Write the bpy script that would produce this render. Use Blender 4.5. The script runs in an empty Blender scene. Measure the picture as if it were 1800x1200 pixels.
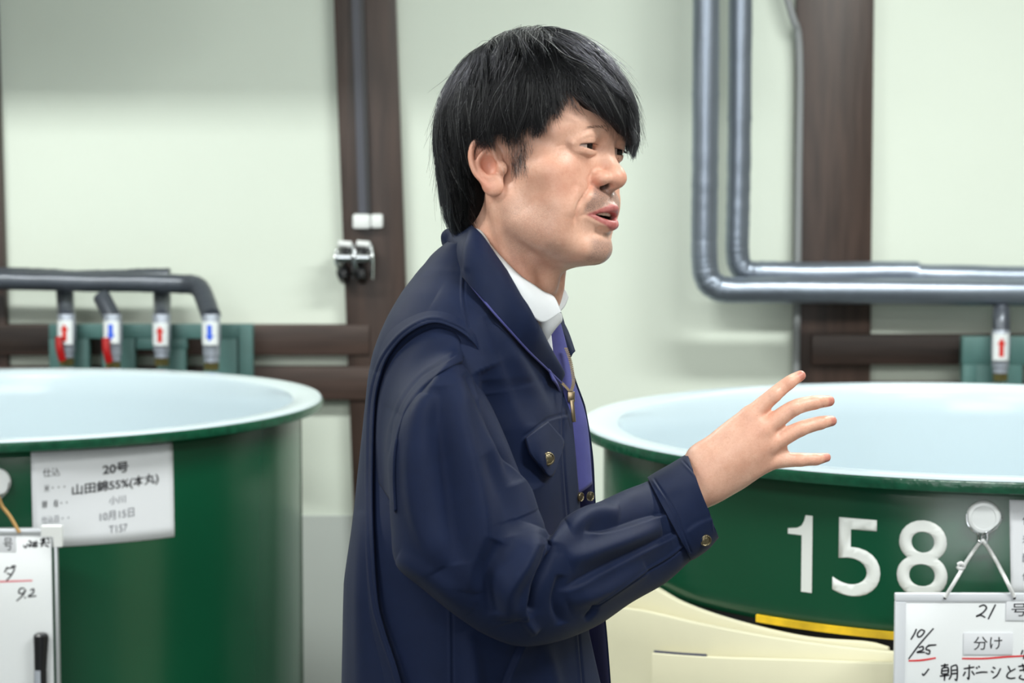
import bpy, bmesh, math, random
import numpy as np
from mathutils import Vector, Matrix, Quaternion
from math import pi, sin, cos, tan, atan2, sqrt, radians

random.seed(7)
S = bpy.context.scene
COL = S.collection

# ---------------------------------------------------------------- camera
CAMZ, PITCH, FPX = 1.57, radians(4.6), 3500.0
cam_d = bpy.data.cameras.new('camera')
cam_d.lens, cam_d.sensor_width = FPX / 1800 * 36, 36.0
cam_d.clip_start, cam_d.clip_end = 0.05, 60
cam_d.dof.use_dof = True
cam_d.dof.focus_distance = 2.12
cam_d.dof.aperture_fstop = 7.4
cam = bpy.data.objects.new('camera', cam_d)
cam.location = (0, 0, CAMZ)
cam.rotation_euler = (pi / 2 - PITCH, 0, 0)
COL.objects.link(cam)
S.camera = cam

# ---------------------------------------------------------------- exposure
S.view_settings.view_transform = 'Standard'
S.view_settings.look = 'None'
S.view_settings.gamma = 1.0
S.view_settings.use_curve_mapping = False
S.view_settings.exposure = 0.5

# ---------------------------------------------------------------- world: dim, the room is closed
W = bpy.data.worlds.new('world')
S.world = W
W.use_nodes = True
W.node_tree.nodes['Background'].inputs[0].default_value = (0.85, 0.93, 1.0, 1)
W.node_tree.nodes['Background'].inputs[1].default_value = 0.25

# ---------------------------------------------------------------- lamps of the room (ceiling fittings) and an added fill behind the camera
def area(name, loc, rot, sx, sy, power, col=(1, 1, 1)):
    l = bpy.data.lights.new(name, 'AREA')
    l.shape, l.size, l.size_y, l.energy, l.color = 'RECTANGLE', sx, sy, power, col
    o = bpy.data.objects.new(name, l)
    o.location, o.rotation_euler = loc, rot
    COL.objects.link(o)
    return o
CEIL = 2.95
LAMPS = [(-1.5, 1.2, 1.3, 0.22, 28), (1.3, 1.2, 1.3, 0.22, 36), (-1.6, 3.35, 1.3, 0.22, 40), (1.2, 3.35, 1.3, 0.22, 40),
         (-1.5, -1.2, 1.3, 0.22, 14), (1.3, -1.2, 1.3, 0.22, 14)]
for i, (x, y, sx, sy, p) in enumerate(LAMPS):
    area('ceiling_lamp_light', (x, y, CEIL - 0.125), (0, 0, 0), sx, sy, p, (0.97, 1.0, 0.96))
area('rear_fill_light', (-0.9, -2.8, 1.9), (radians(75), 0, 0), 2.6, 1.5, 48, (0.95, 0.98, 1.0))  # soft fill added to brighten the front; no window stands here

# ---------------------------------------------------------------- helpers
CF = np.array([0, cos(PITCH), -sin(PITCH)])
CU = np.array([0, sin(PITCH), cos(PITCH)])
CR = np.array([1.0, 0, 0])
C0 = np.array([0, 0, CAMZ])
def P(px, py, Y):
    d = CF + CR * (px - 900) / FPX + CU * (600 - py) / FPX
    return C0 + d * (Y / d[1])
def PV(px, py, Y):
    return Vector(P(px, py, Y))
def proj(p):
    p = np.asarray(p, float) - C0
    w = p @ CF
    return np.stack([900 + FPX * (p @ CR) / w, 600 - FPX * (p @ CU) / w], -1)

def srgb(h, a=1.0):
    if isinstance(h, str):
        h = h.lstrip('#')
        h = [int(h[i:i + 2], 16) / 255 for i in (0, 2, 4)]
    return tuple(c / 12.92 if c <= 0.04045 else ((c + 0.055) / 1.055) ** 2.4 for c in h) + (a,)

def link(name, me, mats=None, parent=None, smooth=True):
    o = bpy.data.objects.new(name, me)
    COL.objects.link(o)
    if mats is not None:
        for m in (mats if isinstance(mats, (list, tuple)) else [mats]):
            me.materials.append(m)
    if parent is not None:
        o.parent = parent
        o.matrix_parent_inverse = parent.matrix_world.inverted()
    if smooth:
        me.shade_smooth()
    return o

def mesh_np(name, V, F, mats=None, parent=None, smooth=True):
    me = bpy.data.meshes.new(name)
    V = np.asarray(V, np.float32)
    F = np.asarray(F, np.int32)
    n, k = F.shape
    me.vertices.add(len(V)); me.vertices.foreach_set('co', V.ravel())
    me.loops.add(n * k); me.loops.foreach_set('vertex_index', F.ravel())
    me.polygons.add(n)
    me.polygons.foreach_set('loop_start', np.arange(0, n * k, k, dtype=np.int32))
    me.update(calc_edges=True)
    return link(name, me, mats, parent, smooth)

def bm_obj(name, bm, mats=None, parent=None, smooth=False, bevel=0, segs=2, angle=30):
    if bevel:
        ed = [e for e in bm.edges if len(e.link_faces) == 2 and e.calc_face_angle(0) > radians(angle)]
        bmesh.ops.bevel(bm, geom=ed, offset=bevel, segments=segs, affect='EDGES', profile=0.5, clamp_overlap=True)
    bmesh.ops.recalc_face_normals(bm, faces=bm.faces)
    me = bpy.data.meshes.new(name)
    bm.to_mesh(me); bm.free()
    o = link(name, me, mats, parent, False)
    if smooth:
        me.shade_smooth()
        try:
            me.set_sharp_from_angle(angle=radians(40))
        except Exception:
            pass
    return o

def add_box(bm, c, s, M=None):
    r = bmesh.ops.create_cube(bm, size=1.0)
    T = Matrix.Translation(c) @ (M.to_4x4() if M is not None else Matrix()) @ Matrix.Diagonal((s[0], s[1], s[2], 1))
    bmesh.ops.transform(bm, matrix=T, verts=r['verts'])
    return r['verts']

def box(name, c, s, mat, parent=None, bevel=0.003, M=None):
    bm = bmesh.new()
    add_box(bm, c, s, M)
    return bm_obj(name, bm, mat, parent, True, bevel)

def lathe_bm(bm, prof, seg=96, a0=0.0, a1=2 * pi, closed=False, M=None):
    """prof: list of (r, z); revolve about z."""
    full = abs(a1 - a0 - 2 * pi) < 1e-6
    n = seg if full else seg + 1
    rings = []
    for r, z in prof:
        ring = []
        for i in range(n):
            a = a0 + (a1 - a0) * i / seg
            v = Vector((r * cos(a), r * sin(a), z))
            ring.append(bm.verts.new(M @ v if M is not None else v))
        rings.append(ring)
    pr = list(zip(rings, rings[1:])) + ([(rings[-1], rings[0])] if closed else [])
    for A, B in pr:
        for i in range(n if full else n - 1):
            j = (i + 1) % n
            bm.faces.new((A[i], A[j], B[j], B[i]))
    return rings

def spline(pts, n, closed=False):
    """Catmull-Rom through pts, n samples."""
    p = np.asarray(pts, float)
    if p.ndim == 1:
        p = p[:, None]
    m = len(p)
    if closed:
        q = np.vstack([p[-1], p, p[0], p[1]]); t = np.linspace(0, m, n, endpoint=False)
    else:
        q = np.vstack([2 * p[0] - p[1], p, 2 * p[-1] - p[-2]]); t = np.linspace(0, m - 1, n)
    i = np.minimum(t.astype(int), m - 1 if closed else m - 2)
    u = (t - i)[:, None]
    a, b, c, d = q[i], q[i + 1], q[i + 2], q[i + 3]
    return 0.5 * (2 * b + (c - a) * u + (2 * a - 5 * b + 4 * c - d) * u * u + (3 * b - 3 * c + d - a) * u ** 3)

def tube_vf(pts, rad, seg=12, caps=True, flat=1.0):
    p = np.asarray(pts, float)
    n = len(p)
    rad = np.broadcast_to(np.asarray(rad, float), (n,))
    T = np.gradient(p, axis=0); T /= np.linalg.norm(T, axis=1)[:, None] + 1e-12
    u = np.cross(T[0], [0.13, 0.21, 0.97]); u /= np.linalg.norm(u)
    V = []
    a = np.linspace(0, 2 * pi, seg, endpoint=False)
    for i in range(n):
        u = u - T[i] * (u @ T[i]); u /= np.linalg.norm(u)
        w = np.cross(T[i], u)
        V.append(p[i] + rad[i] * (np.cos(a)[:, None] * u + flat * np.sin(a)[:, None] * w))
    V = np.vstack(V)
    F = []
    for i in range(n - 1):
        for j in range(seg):
            k = (j + 1) % seg
            F.append((i * seg + j, i * seg + k, (i + 1) * seg + k, (i + 1) * seg + j))
    if caps:
        for i, flip in ((0, True), (n - 1, False)):
            c = len(V); V = np.vstack([V, p[i]])
            for j in range(seg):
                k = (j + 1) % seg
                f = (c, i * seg + k, i * seg + j, c) if flip else (c, i * seg + j, i * seg + k, c)
                F.append(f)
    return V, F

def vf_bm(bm, V, F):
    vs = [bm.verts.new(v) for v in V]
    for f in F:
        g = []
        for i in f:
            if i not in g: g.append(i)
        try:
            bm.faces.new([vs[i] for i in g])
        except ValueError:
            pass

def tube(name, pts, rad, mat, parent=None, seg=12, n=None, flat=1.0):
    if n:
        pts = spline(pts, n)
        if np.ndim(rad): rad = spline(rad, n)[:, 0]
    bm = bmesh.new()
    vf_bm(bm, *tube_vf(pts, rad, seg, True, flat))
    return bm_obj(name, bm, mat, parent, True)

def thing(name, label, cat, loc=(0, 0, 0), group=None):
    o = bpy.data.objects.new(name, None)
    o.empty_display_size = 0.05
    o.location = loc
    COL.objects.link(o)
    bpy.context.view_layer.update()
    return tag(o, label, cat, group)

def tag(o, label=None, cat=None, group=None, kind=None):
    if label: o['label'] = label
    if cat: o['category'] = cat
    if group: o['group'] = group
    if kind: o['kind'] = kind
    return o

def struct(o):
    o['kind'] = 'structure'
    return o

# ---------------------------------------------------------------- materials
def mat(name, col, rough=0.5, metal=0.0, spec=0.5, bump=None, vary=None, coat=0.0, sheen=0.0, sss=0.0, **kw):
    """bump=(scale, strength, detail, stretch) noise bump; vary=(scale, amount, stretch) noise colour variation."""
    m = bpy.data.materials.new(name)
    m.use_nodes = True
    nt = m.node_tree
    b = nt.nodes['Principled BSDF']
    c = srgb(col) if isinstance(col, str) else tuple(col)
    b.inputs['Base Color'].default_value = c
    b.inputs['Roughness'].default_value = rough
    b.inputs['Metallic'].default_value = metal
    b.inputs['Specular IOR Level'].default_value = spec
    b.inputs['Coat Weight'].default_value = coat
    b.inputs['Sheen Weight'].default_value = sheen
    if bump or vary:
        tc = nt.nodes.new('ShaderNodeTexCoord')
    if bump:
        sc, st, det, stretch = bump
        mp = nt.nodes.new('ShaderNodeMapping'); mp.inputs['Scale'].default_value = stretch
        nz = nt.nodes.new('ShaderNodeTexNoise'); nz.inputs['Scale'].default_value = sc; nz.inputs['Detail'].default_value = det
        bp = nt.nodes.new('ShaderNodeBump'); bp.inputs['Strength'].default_value = st; bp.inputs['Distance'].default_value = 0.002
        nt.links.new(tc.outputs['Object'], mp.inputs[0]); nt.links.new(mp.outputs[0], nz.inputs[0])
        nt.links.new(nz.outputs[0], bp.inputs['Height']); nt.links.new(bp.outputs[0], b.inputs['Normal'])
    if vary:
        sc, am, stretch = vary
        mp = nt.nodes.new('ShaderNodeMapping'); mp.inputs['Scale'].default_value = stretch
        nz = nt.nodes.new('ShaderNodeTexNoise'); nz.inputs['Scale'].default_value = sc; nz.inputs['Detail'].default_value = 5
        rp = nt.nodes.new('ShaderNodeValToRGB')
        lo = [max(0, x * (1 - am)) for x in c[:3]] + [1]; hi = [min(1, x * (1 + am)) for x in c[:3]] + [1]
        rp.color_ramp.elements[0].position = 0.3; rp.color_ramp.elements[0].color = lo
        rp.color_ramp.elements[1].position = 0.7; rp.color_ramp.elements[1].color = hi
        nt.links.new(tc.outputs['Object'], mp.inputs[0]); nt.links.new(mp.outputs[0], nz.inputs[0])
        nt.links.new(nz.outputs[0], rp.inputs[0]); nt.links.new(rp.outputs[0], b.inputs['Base Color'])
    return m
# ================================================================ the room
M_wall = mat('plaster', '#e1e9dd', 0.85, bump=(60, 0.08, 3, (1, 1, 1)), vary=(1.2, 0.03, (1, 1, 1)))
M_wallin = mat('side_plaster', '#8d8a80', 0.9)
M_floor = mat('concrete', '#6a6e6b', 0.6, vary=(3, 0.12, (1, 1, 1)))
M_ceil = mat('ceiling_paint', '#e8e9e2', 0.9)
M_wood = mat('dark_wood', '#3f302a', 0.42, bump=(14, 0.35, 6, (6, 6, 0.6)), vary=(9, 0.35, (5, 5, 0.5)))
M_woodh = mat('dark_wood_rail', '#43332d', 0.48, bump=(14, 0.35, 6, (0.6, 6, 6)), vary=(9, 0.30, (0.5, 5, 5)))
WY = 5.05
def slab(name, c, s, m):
    return struct(box(name, c, s, m, bevel=0))
slab('wall_back', (0, WY + 0.05, CEIL / 2), (8, 0.1, CEIL), M_wall)
slab('wall_left', (-4.05, 1.0, CEIL / 2), (0.1, 8.2, CEIL), M_wallin)
slab('wall_right', (4.05, 1.0, CEIL / 2), (0.1, 8.2, CEIL), M_wallin)
slab('wall_front', (0, -3.05, CEIL / 2), (8, 0.1, CEIL), M_wallin)
slab('floor', (0, 1.0, -0.05), (8.2, 8.2, 0.1), M_floor)
slab('ceiling', (0, 1.0, CEIL + 0.05), (8.2, 8.2, 0.1), M_ceil)

def wall_piece(name, x0, x1, z0, z1, m, d=0.03, lean=0.0):
    bm = bmesh.new()
    add_box(bm, ((x0 + x1) / 2, WY - d / 2 + 0.003, (z0 + z1) / 2), (x1 - x0, d + 0.006, z1 - z0))
    for v in bm.verts:
        v.co.x += lean * (v.co.z - 1.6)
    return struct(bm_obj(name, bm, m, None, True, 0.004))
def X(px, py=300, Y=WY): return P(px, py, Y)[0]
def Z(py, px=900, Y=WY): return P(px, py, Y)[2]
yf = WY - 0.03
# posts (they lean a little in the photograph)
wall_piece('trim_1', X(598, 300, yf), X(706.5, 300, yf), 0, CEIL, M_wood, 0.035, -0.032)
wall_piece('trim_2', X(1398, 300, yf), X(1534, 300, yf), 0, CEIL, M_wood, 0.03, -0.004)
wall_piece('trim_3', X(-150, 300, yf), X(2, 300, yf), 0, CEIL, M_wood, 0.03, -0.012)
# rails
wall_piece('trim_4', X(-900), X(650), Z(622), Z(569), M_woodh, 0.042)
wall_piece('trim_5', X(-900), X(655), Z(700), Z(642), M_woodh, 0.044)
wall_piece('trim_6', X(1425, 600, yf), X(2900), Z(638), Z(586), M_woodh, 0.048)
wall_piece('trim_7', X(1400), X(2900), Z(720), Z(669), M_woodh, 0.024)
# plain plaster below the rails, a shade greyer skirting boarding
M_dado = mat('grey_dado', '#b4bab6', 0.8)
wall_piece('trim_8', -4.0, 4.0, 0, Z(905), M_dado, 0.006)

# unseen beams added above the frame to shade the top of the back wall
shade_beam = lambda n, x0, x1, y, z: struct(box(n, ((x0 + x1) / 2, y, z), (x1 - x0, 0.16, 0.20), M_woodh, None, 0.006))
shade_beam('shade_beam_left', -4.0, -0.25, 4.35, 2.34)
shade_beam('shade_beam_right', 0.95, 4.0, 4.45, 2.50)
# ceiling fittings for the lamps
M_fit = mat('lamp_housing', '#f0f0ec', 0.4)
M_tube = bpy.data.materials.new('lamp_tube'); M_tube.use_nodes = True
_b = M_tube.node_tree.nodes['Principled BSDF']
_b.inputs['Emission Color'].default_value = (0.97, 1, 0.96, 1); _b.inputs['Emission Strength'].default_value = 4.0
for i, (x, y, sx, sy, p) in enumerate(LAMPS):
    t = thing('ceiling_lamp', 'white twin-tube ceiling lamp fixed to the ceiling above the room', 'lamp', (x, y, CEIL), 'ceiling lamps')
    t['label'] = 'white twin-tube ceiling lamp, %s over the %s' % ('left one' if x < 0 else 'right one', 'tanks' if y > 3 else 'man and the camera' if y > 0 else 'rear of the room')
    bm = bmesh.new()
    add_box(bm, (x, y, CEIL - 0.03), (sx + 0.06, sy + 0.05, 0.06))
    bm_obj('housing', bm, M_fit, t, True, 0.006)
    for s in (-1, 1):
        tube('lamp_tube', [(x - sx / 2, y + s * 0.06, CEIL - 0.085), (x + sx / 2, y + s * 0.06, CEIL - 0.085)], 0.0145, M_tube, t, 12)
        for e in (-1, 1):
            box('socket', (x + e * sx / 2, y + s * 0.06, CEIL - 0.076), (0.02, 0.035, 0.05), M_fit, t, 0.003)
# ---------------------------------------------------------------- insulated pipes
M_pipe = mat('pipe_wrap', '#8f98a6', 0.33, metal=0.75, bump=(30, 0.25, 3, (1, 1, 1)), vary=(6, 0.10, (1, 1, 1)))
M_pipe2 = mat('pipe_wrap_dark', '#4d525b', 0.3, metal=0.3, bump=(26, 0.5, 3, (1, 1, 1)), vary=(6, 0.15, (1, 1, 1)), spec=0.6)
def wob(pts, n, amp=0.0018, seed=0):
    p = spline(pts, n)
    r = np.random.RandomState(seed)
    k = np.convolve(r.randn(n + 8), np.ones(9) / 9, 'valid')[:n]
    p[:, 2] += amp * k
    return p
def pipe(name, label, px, Ys, rad, m, group=None, n=90, seed=1, bend=None):
    pts = [P(x, y, Y) for (x, y), Y in zip(px, Ys)]
    t = thing(name, label, 'pipe', tuple(pts[0]), group)
    p = wob(pts, n, seed=seed)
    r = rad * (1 + 0.012 * np.sin(np.arange(n) * 1.7 + seed) + 0.01 * np.random.RandomState(seed).randn(n))
    tube('insulation', p, r, m, t, 20)
    # lap seams of the wrapping tape
    for i in range(6, n - 4, 7):
        tube('tape_seam', [p[i], p[i] + (p[i + 1] - p[i]) * 0.35], r[i] * 1.022, m, t, 20)
    return t
pipe('insulated_pipe', 'grey insulated pipe, outer one of the pair bending below the dark post on the right',
     [(1243, -400), (1240, 200), (1238, 380), (1238, 455), (1243, 488), (1256, 503), (1285, 509), (1400, 510), (1600, 512), (2400, 520)], [4.86] * 10, 0.0325, M_pipe, 'insulated pipes', 130, 3)
pipe('insulated_pipe', 'grey insulated pipe, inner one of the pair bending across the dark post on the right',
     [(1304, -400), (1300, 200), (1297, 380), (1296, 440), (1301, 468), (1315, 478), (1345, 480), (1450, 481), (1600, 480), (1680, 486), (2400, 494)], [4.93] * 11, 0.0295, M_pipe, 'insulated pipes', 130, 5)
pipe('insulated_pipe', 'dark grey insulated pipe on the left, upper and rear one above the valves',
     [(-560, 474), (0, 484), (130, 489), (230, 487), (298, 486)], [4.93] * 5, 0.021, M_pipe2, 'insulated pipes', 70, 8)
pipe('insulated_pipe', 'dark grey insulated pipe on the left, lower front one ending in a slanting drop',
     [(-560, 484), (0, 493), (180, 496), (300, 498), (335, 499), (351, 507), (360, 525), (371, 556)], [4.85, 4.85, 4.85, 4.85, 4.84, 4.82, 4.79, 4.74], 0.0235, M_pipe2, 'insulated pipes', 100, 9)
# conduit on the left edge of the right post
tag(tube('conduit', [P(1350, -120, 5.0), P(1392, 25, 5.0), P(1403, 60, 5.01), P(1406, 140, 5.012), P(1404, 300, 5.012), P(1402, 480, 5.01), P(1399, 700, 5.01)], 0.0095, mat('conduit_grey', '#8d9092', 0.45), None, 12, 60),
    'thin grey conduit running down the left edge of the right post', 'conduit')

# ---------------------------------------------------------------- valve racks and valves
M_teal = mat('teal_paint', '#4d7370', 0.5, vary=(12, 0.12, (1, 1, 1)))
def rack(label, top, rects, Y=4.9):
    t = thing('valve_rack', label, 'rack', tuple(P(rects[0][0], 690, Y)), 'teal valve racks')
    for k, (x0, y0, x1, y1, nm, d) in enumerate(rects):
        a, b = P(x0, y0, Y), P(x1, y1, Y)
        box(nm, ((a[0] + b[0]) / 2, Y + d, (a[2] + b[2]) / 2), (b[0] - a[0], 0.03, a[2] - b[2]), M_teal, t, 0.002)
    return t
rack('teal painted rack behind the four valves above the left tank', 569, [
    (88, 569, 446, 594, 'top_bar', 0), (88, 594, 160, 760, 'upright', 0.0005), (181, 594, 241, 760, 'upright', 0.0005),
    (241, 594, 330, 613, 'lower_bar', 0.001), (277, 613, 329, 760, 'upright', 0.0005), (359, 594, 420, 760, 'upright', 0.0005), (421, 571, 447, 760, 'end_plate', -0.004)])
rack('teal painted rack behind the single valve above the right tank', 590, [
    (1690, 591, 2060, 640, 'top_bar', 0), (1690, 640, 1712, 760, 'end_plate', -0.002), (1713, 640, 1793, 760, 'upright', 0.0005)])
M_tag = mat('white_tag', '#e9eef0', 0.4)
M_red = mat('red_mark', '#cf2a20', 0.45)
M_blue = mat('blue_mark', '#2b5fe0', 0.45)
M_redlev = mat('red_lever', '#a80d10', 0.4)
M_brass = mat('brass', '#8c8456', 0.35, metal=0.8)
M_steel = mat('valve_steel', '#a9b0bd', 0.35, metal=0.35)
def valve(label, top, x, ytop, ybot, Y, arrow, up, lever, tag_y):
    """top = list of px for the drop pipe; body below; tag with arrow."""
    t = thing('pipe_valve', label, 'valve', tuple(P(x, ybot, Y)), 'valves under the insulated pipes')
    if top:
        pts = [P(a, b, c) for a, b, c in top]
        tube('drop_pipe', pts, 0.0215, M_pipe2, t, 16, 24)
    a, b = P(x, ytop, Y), P(x, ybot, Y)
    L = a[2] - b[2]
    bm = bmesh.new()
    prof = [(0.0001, L), (0.02, L), (0.0215, L * 0.97), (0.0215, L * 0.8), (0.0225, L * 0.78), (0.0225, L * 0.42), (0.0205, L * 0.38), (0.0205, L * 0.14), (0.018, L * 0.12), (0.018, 0.0), (0.0001, 0.0)]
    lathe_bm(bm, prof, 24, M=Matrix.Translation(b))
    bm_obj('valve_body', bm, M_steel, t, True)
    tube('brass_nut', [P(x, ybot + 1, Y), P(x, ybot + 14, Y)], 0.019, M_brass, t, 6)
    # curved tag on the front
    y0, y1 = tag_y
    za, zb = P(x, y0, Y)[2], P(x, y1, Y)[2]
    bm = bmesh.new()
    R = 0.0245
    lathe_bm(bm, [(R, za), (R + .0008, za), (R + .0008, zb), (R, zb)], 14, -pi / 2 - 0.95, -pi / 2 + 0.75, True, Matrix.Translation((a[0], Y, 0)))
    tg = bm_obj('arrow_tag', bm, M_tag, t, True)
    # arrow: shaft and head, wrapped on the tag
    zc, h = (za + zb) / 2, (za - zb) * 0.36
    sh = [(-0.0055, -h), (0.0055, -h), (0.0055, h * 0.25), (0.0105, h * 0.25), (0, h), (-0.0105, h * 0.25), (-0.0055, h * 0.25)]
    if not up: sh = [(u, -w) for u, w in sh]
    bm = bmesh.new()
    for R2 in (R + 0.0009, R + 0.0016):
        vs = [bm.verts.new((a[0] + R2 * sin((u - 0.002) / R2), Y - R2 * cos((u - 0.002) / R2), zc + w)) for u, w in sh]
        bm.faces.new(vs)
    bm_obj('arrow', bm, arrow, tg)
    if lever:
        lx, ly0, ly1 = lever
        p0, p1, p2 = P(lx, ly0, Y - 0.035), P(lx + 1, (ly0 + ly1) / 2, Y - 0.04), P(lx + 6, ly1, Y - 0.035)
        lv = tube('lever', [p0, p1, p2], 0.0095, M_redlev, t, 10, 10)
        tube('lever_stem', [P(x, ly0 + 14, Y), P(lx, ly0 + 12, Y - 0.033)], 0.006, M_steel, lv, 8)
valve('valve with red up arrow and red lever, leftmost above the left tank', [(113, 497, 4.92), (115, 530, 4.90), (117, 560, 4.84)], 118, 552, 628, 4.83, M_red, True, (104, 592, 633), (562, 604))
valve('valve with blue down arrow and red lever, second from left above the left tank', [(179, 522, 4.82), (186, 535, 4.805), (199, 560, 4.78)], 199, 552, 634, 4.77, M_blue, False, (186, 594, 636), (563, 602))
valve('valve with red up arrow and no lever above the left tank', [(284, 490, 4.92), (285, 530, 4.90), (285, 560, 4.84)], 285, 552, 628, 4.83, M_red, True, None, (566, 606))
valve('valve with blue down arrow and no lever above the left tank', None, 372, 552, 636, 4.74, M_blue, False, None, (564, 605))
valve('valve with red up arrow on the drop pipe above the right tank', [(1760, 542, 4.86), (1760, 565, 4.84), (1760, 590, 4.83)], 1758, 580, 655, 4.82, M_red, True, None, (585, 632))

# ---------------------------------------------------------------- things on the left post
M_blk = mat('black_rubber', '#17181b', 0.35)
M_chrome = mat('chrome', '#d8dce0', 0.15, metal=1.0)
M_whitep = mat('white_plastic', '#eef0f0', 0.35)
yp = WY - 0.05
t = thing('wire_duct', 'slim dark cable duct running down the middle of the left post', 'duct', tuple(P(640, 375, yp)))
a, b = P(626, -60, yp), P(645, 375, yp)
for nm, x0, x1, m in (('duct_cover', 0, 0.019, mat('duct_grey', '#454650', 0.4)), ('duct_side', 0.0195, 0.030, M_blk)):
    bm = bmesh.new()
    zt, zb = CEIL - 0.002, b[2]
    q = [P(626 + 0 * x0, 10, yp)[0], P(636, 375, yp)[0]]
    for z, xx in ((zt, P(625.0, 10, yp)[0] - 0.034), (zb, P(636.0, 375, yp)[0])):
        pass
    s = (P(636, 375, yp)[0] - P(624, 0, yp)[0]) / (P(636, 375, yp)[2] - P(624, 0, yp)[2])
    xb = P(636, 375, yp)[0] - 0.008
    vs = []
    for z in (zb, zt):
        xo = xb + s * (z - zb)
        for xx, yy in ((x0, WY - 0.03), (x1, WY - 0.03), (x1, WY - 0.052), (x0, WY - 0.052)):
            vs.append(bm.verts.new((xo + xx, yy, z)))
    for f in ((0, 1, 2, 3), (4, 5, 6, 7), (0, 1, 5, 4), (1, 2, 6, 5), (2, 3, 7, 6), (3, 0, 4, 7)):
        bm.faces.new([vs[i] for i in f])
    bm_obj(nm, bm, m, t, False, 0.0015)
t = thing('cord_label', 'pair of small white plastic tabs below the dark duct on the left post', 'label', tuple(P(646, 388, yp)))
for x0, x1, y0, y1 in ((620, 651, 376, 402), (652, 673, 376, 401)):
    a, b = P(x0, y0, yp - 0.006), P(x1, y1, yp - 0.006)
    box('tab', ((a[0] + b[0]) / 2, WY - 0.048, (a[2] + b[2]) / 2), (b[0] - a[0], 0.032, a[2] - b[2]), M_whitep, t, 0.006)
for k, (cx, lab) in enumerate(((605, 'black and chrome spring clip at the left edge of the left post'), (637, 'black and chrome spring clip on the middle of the left post'))):
    t = thing('spring_clip', lab, 'clip', tuple(P(cx, 480, yp)), 'clips on the left post')
    tube('clip_base', [P(cx - 2, 470, WY - 0.03), P(cx - 4, 478, yp - 0.03), P(cx - 2, 484, yp - 0.03), P(cx, 490, WY - 0.032)], 0.014, M_blk, t, 12, 14)
    tube('roller', [P(cx - 12, 452, yp - 0.035), P(cx + 13, 452, yp - 0.035)], 0.0145, M_chrome, t, 16)
    tube('roller_cap', [P(cx - 10, 428, yp - 0.03), P(cx + 13, 430, yp - 0.03)], 0.0085, M_whitep, t, 12)
    tube('jaw', [P(cx - 9, 440, WY - 0.035), P(cx + 2, 440, yp - 0.05), P(cx + 14, 441, WY - 0.035)], 0.008, M_blk, t, 10, 12)
    tube('wire_arm', [P(cx + 14, 430, yp - 0.03), P(cx + 17, 455, yp - 0.038), P(cx + 16, 490, yp - 0.03)], 0.0042, M_chrome, t, 8, 14)
    tube('wire_arm', [P(cx - 13, 440, yp - 0.03), P(cx - 15, 458, yp - 0.038), P(cx - 6, 478, yp - 0.03)], 0.0042, M_chrome, t, 8, 14)
# ================================================================ enamel tanks
M_green = mat('green_enamel', '#0e4830', 0.22, spec=0.5, bump=(40, 0.03, 3, (1, 1, 1)), vary=(3, 0.10, (1, 1, 1)))
M_greenrim = mat('green_enamel_rim', '#134c36', 0.25, bump=(120, 0.5, 4, (1, 1, 1)), vary=(60, 0.25, (1, 1, 1)))
M_enamel = mat('white_enamel', '#bfcdd4', 0.16, spec=0.5)
M_yel = mat('yellow_paint', '#d9b21c', 0.5, vary=(18, 0.35, (1, 1, 1)))
M_base = mat('black_base', '#101213', 0.6)
def tank(label, cx, cy, R, zr, wall, zlow, low=None):   # low: start angle of the yellow strip under the shell
    t = thing('brewing_tank', label, 'tank', (cx, cy, 0))
    T = Matrix.Translation((cx, cy, 0))
    rw = R - wall; ri = R - 0.062
    bm = bmesh.new()   # white enamelled inside with its flat lip
    lathe_bm(bm, [(R, zr - 0.003), (R - 0.003, zr + 0.0005), (R - 0.012, zr + 0.001), (ri + 0.016, zr - 0.001), (ri + 0.005, zr - 0.005), (ri, zr - 0.016), (ri - 0.002, zr - 0.06), (ri - 0.002, zr - 0.75), (ri - 0.06, zr - 0.81), (0.001, zr - 0.83)], 160, M=T)
    bm_obj('enamel_lining', bm, M_enamel, t, True)
    bm = bmesh.new()   # rolled green edge
    lathe_bm(bm, [(R - 0.004, zr - 0.0015), (R + 0.0015, zr - 0.005), (R + 0.003, zr - 0.012), (R + 0.001, zr - 0.019), (R - 0.006, zr - 0.021), (rw - 0.004, zr - 0.020)], 160, M=T)
    bm_obj('rolled_edge', bm, M_greenrim, t, True)
    bm = bmesh.new()
    lathe_bm(bm, [(rw - 0.003, zr - 0.018), (rw, zr - 0.024), (rw, zr - 0.2), (rw, zlow + 0.01), (rw - 0.006, zlow), (rw - 0.02, zlow)], 200, M=T)
    bm_obj('shell', bm, M_green, t, True)
    if low:
        bm = bmesh.new()
        lathe_bm(bm, [(rw + 0.001, zlow + 0.008), (rw + 0.004, zlow + 0.007), (rw + 0.004, zlow - 0.003), (rw - 0.01, zlow - 0.004)], 90, low, low + 2.6, True, M=T)
        bm_obj('yellow_edge', bm, M_yel, t, True)
        bm = bmesh.new()
        lathe_bm(bm, [(rw - 0.007, zlow + 0.002), (rw - 0.007, 0.08), (rw - 0.007, 0.0), (0.001, 0.0)], 96, M=T)
        bm_obj('tank_base', bm, M_base, t, True)
    else:
        bm = bmesh.new()
        lathe_bm(bm, [(rw - 0.02, zlow + 0.004), (rw - 0.05, 0.10), (rw - 0.05, 0.0), (0.001, 0.0)], 96, M=T)
        bm_obj('tank_base', bm, M_base, t, True)
    return t, rw
TR = dict(cx=0.774, cy=3.3, R=0.655, z=1.170)
TL = dict(cx=-1.03, cy=3.88, R=0.655, z=1.144)
tank_r, rwR = tank('green enamel tank with white rim numbered 158', TR['cx'], TR['cy'], TR['R'], TR['z'], 0.034, 0.938, radians(-132.4))
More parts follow.
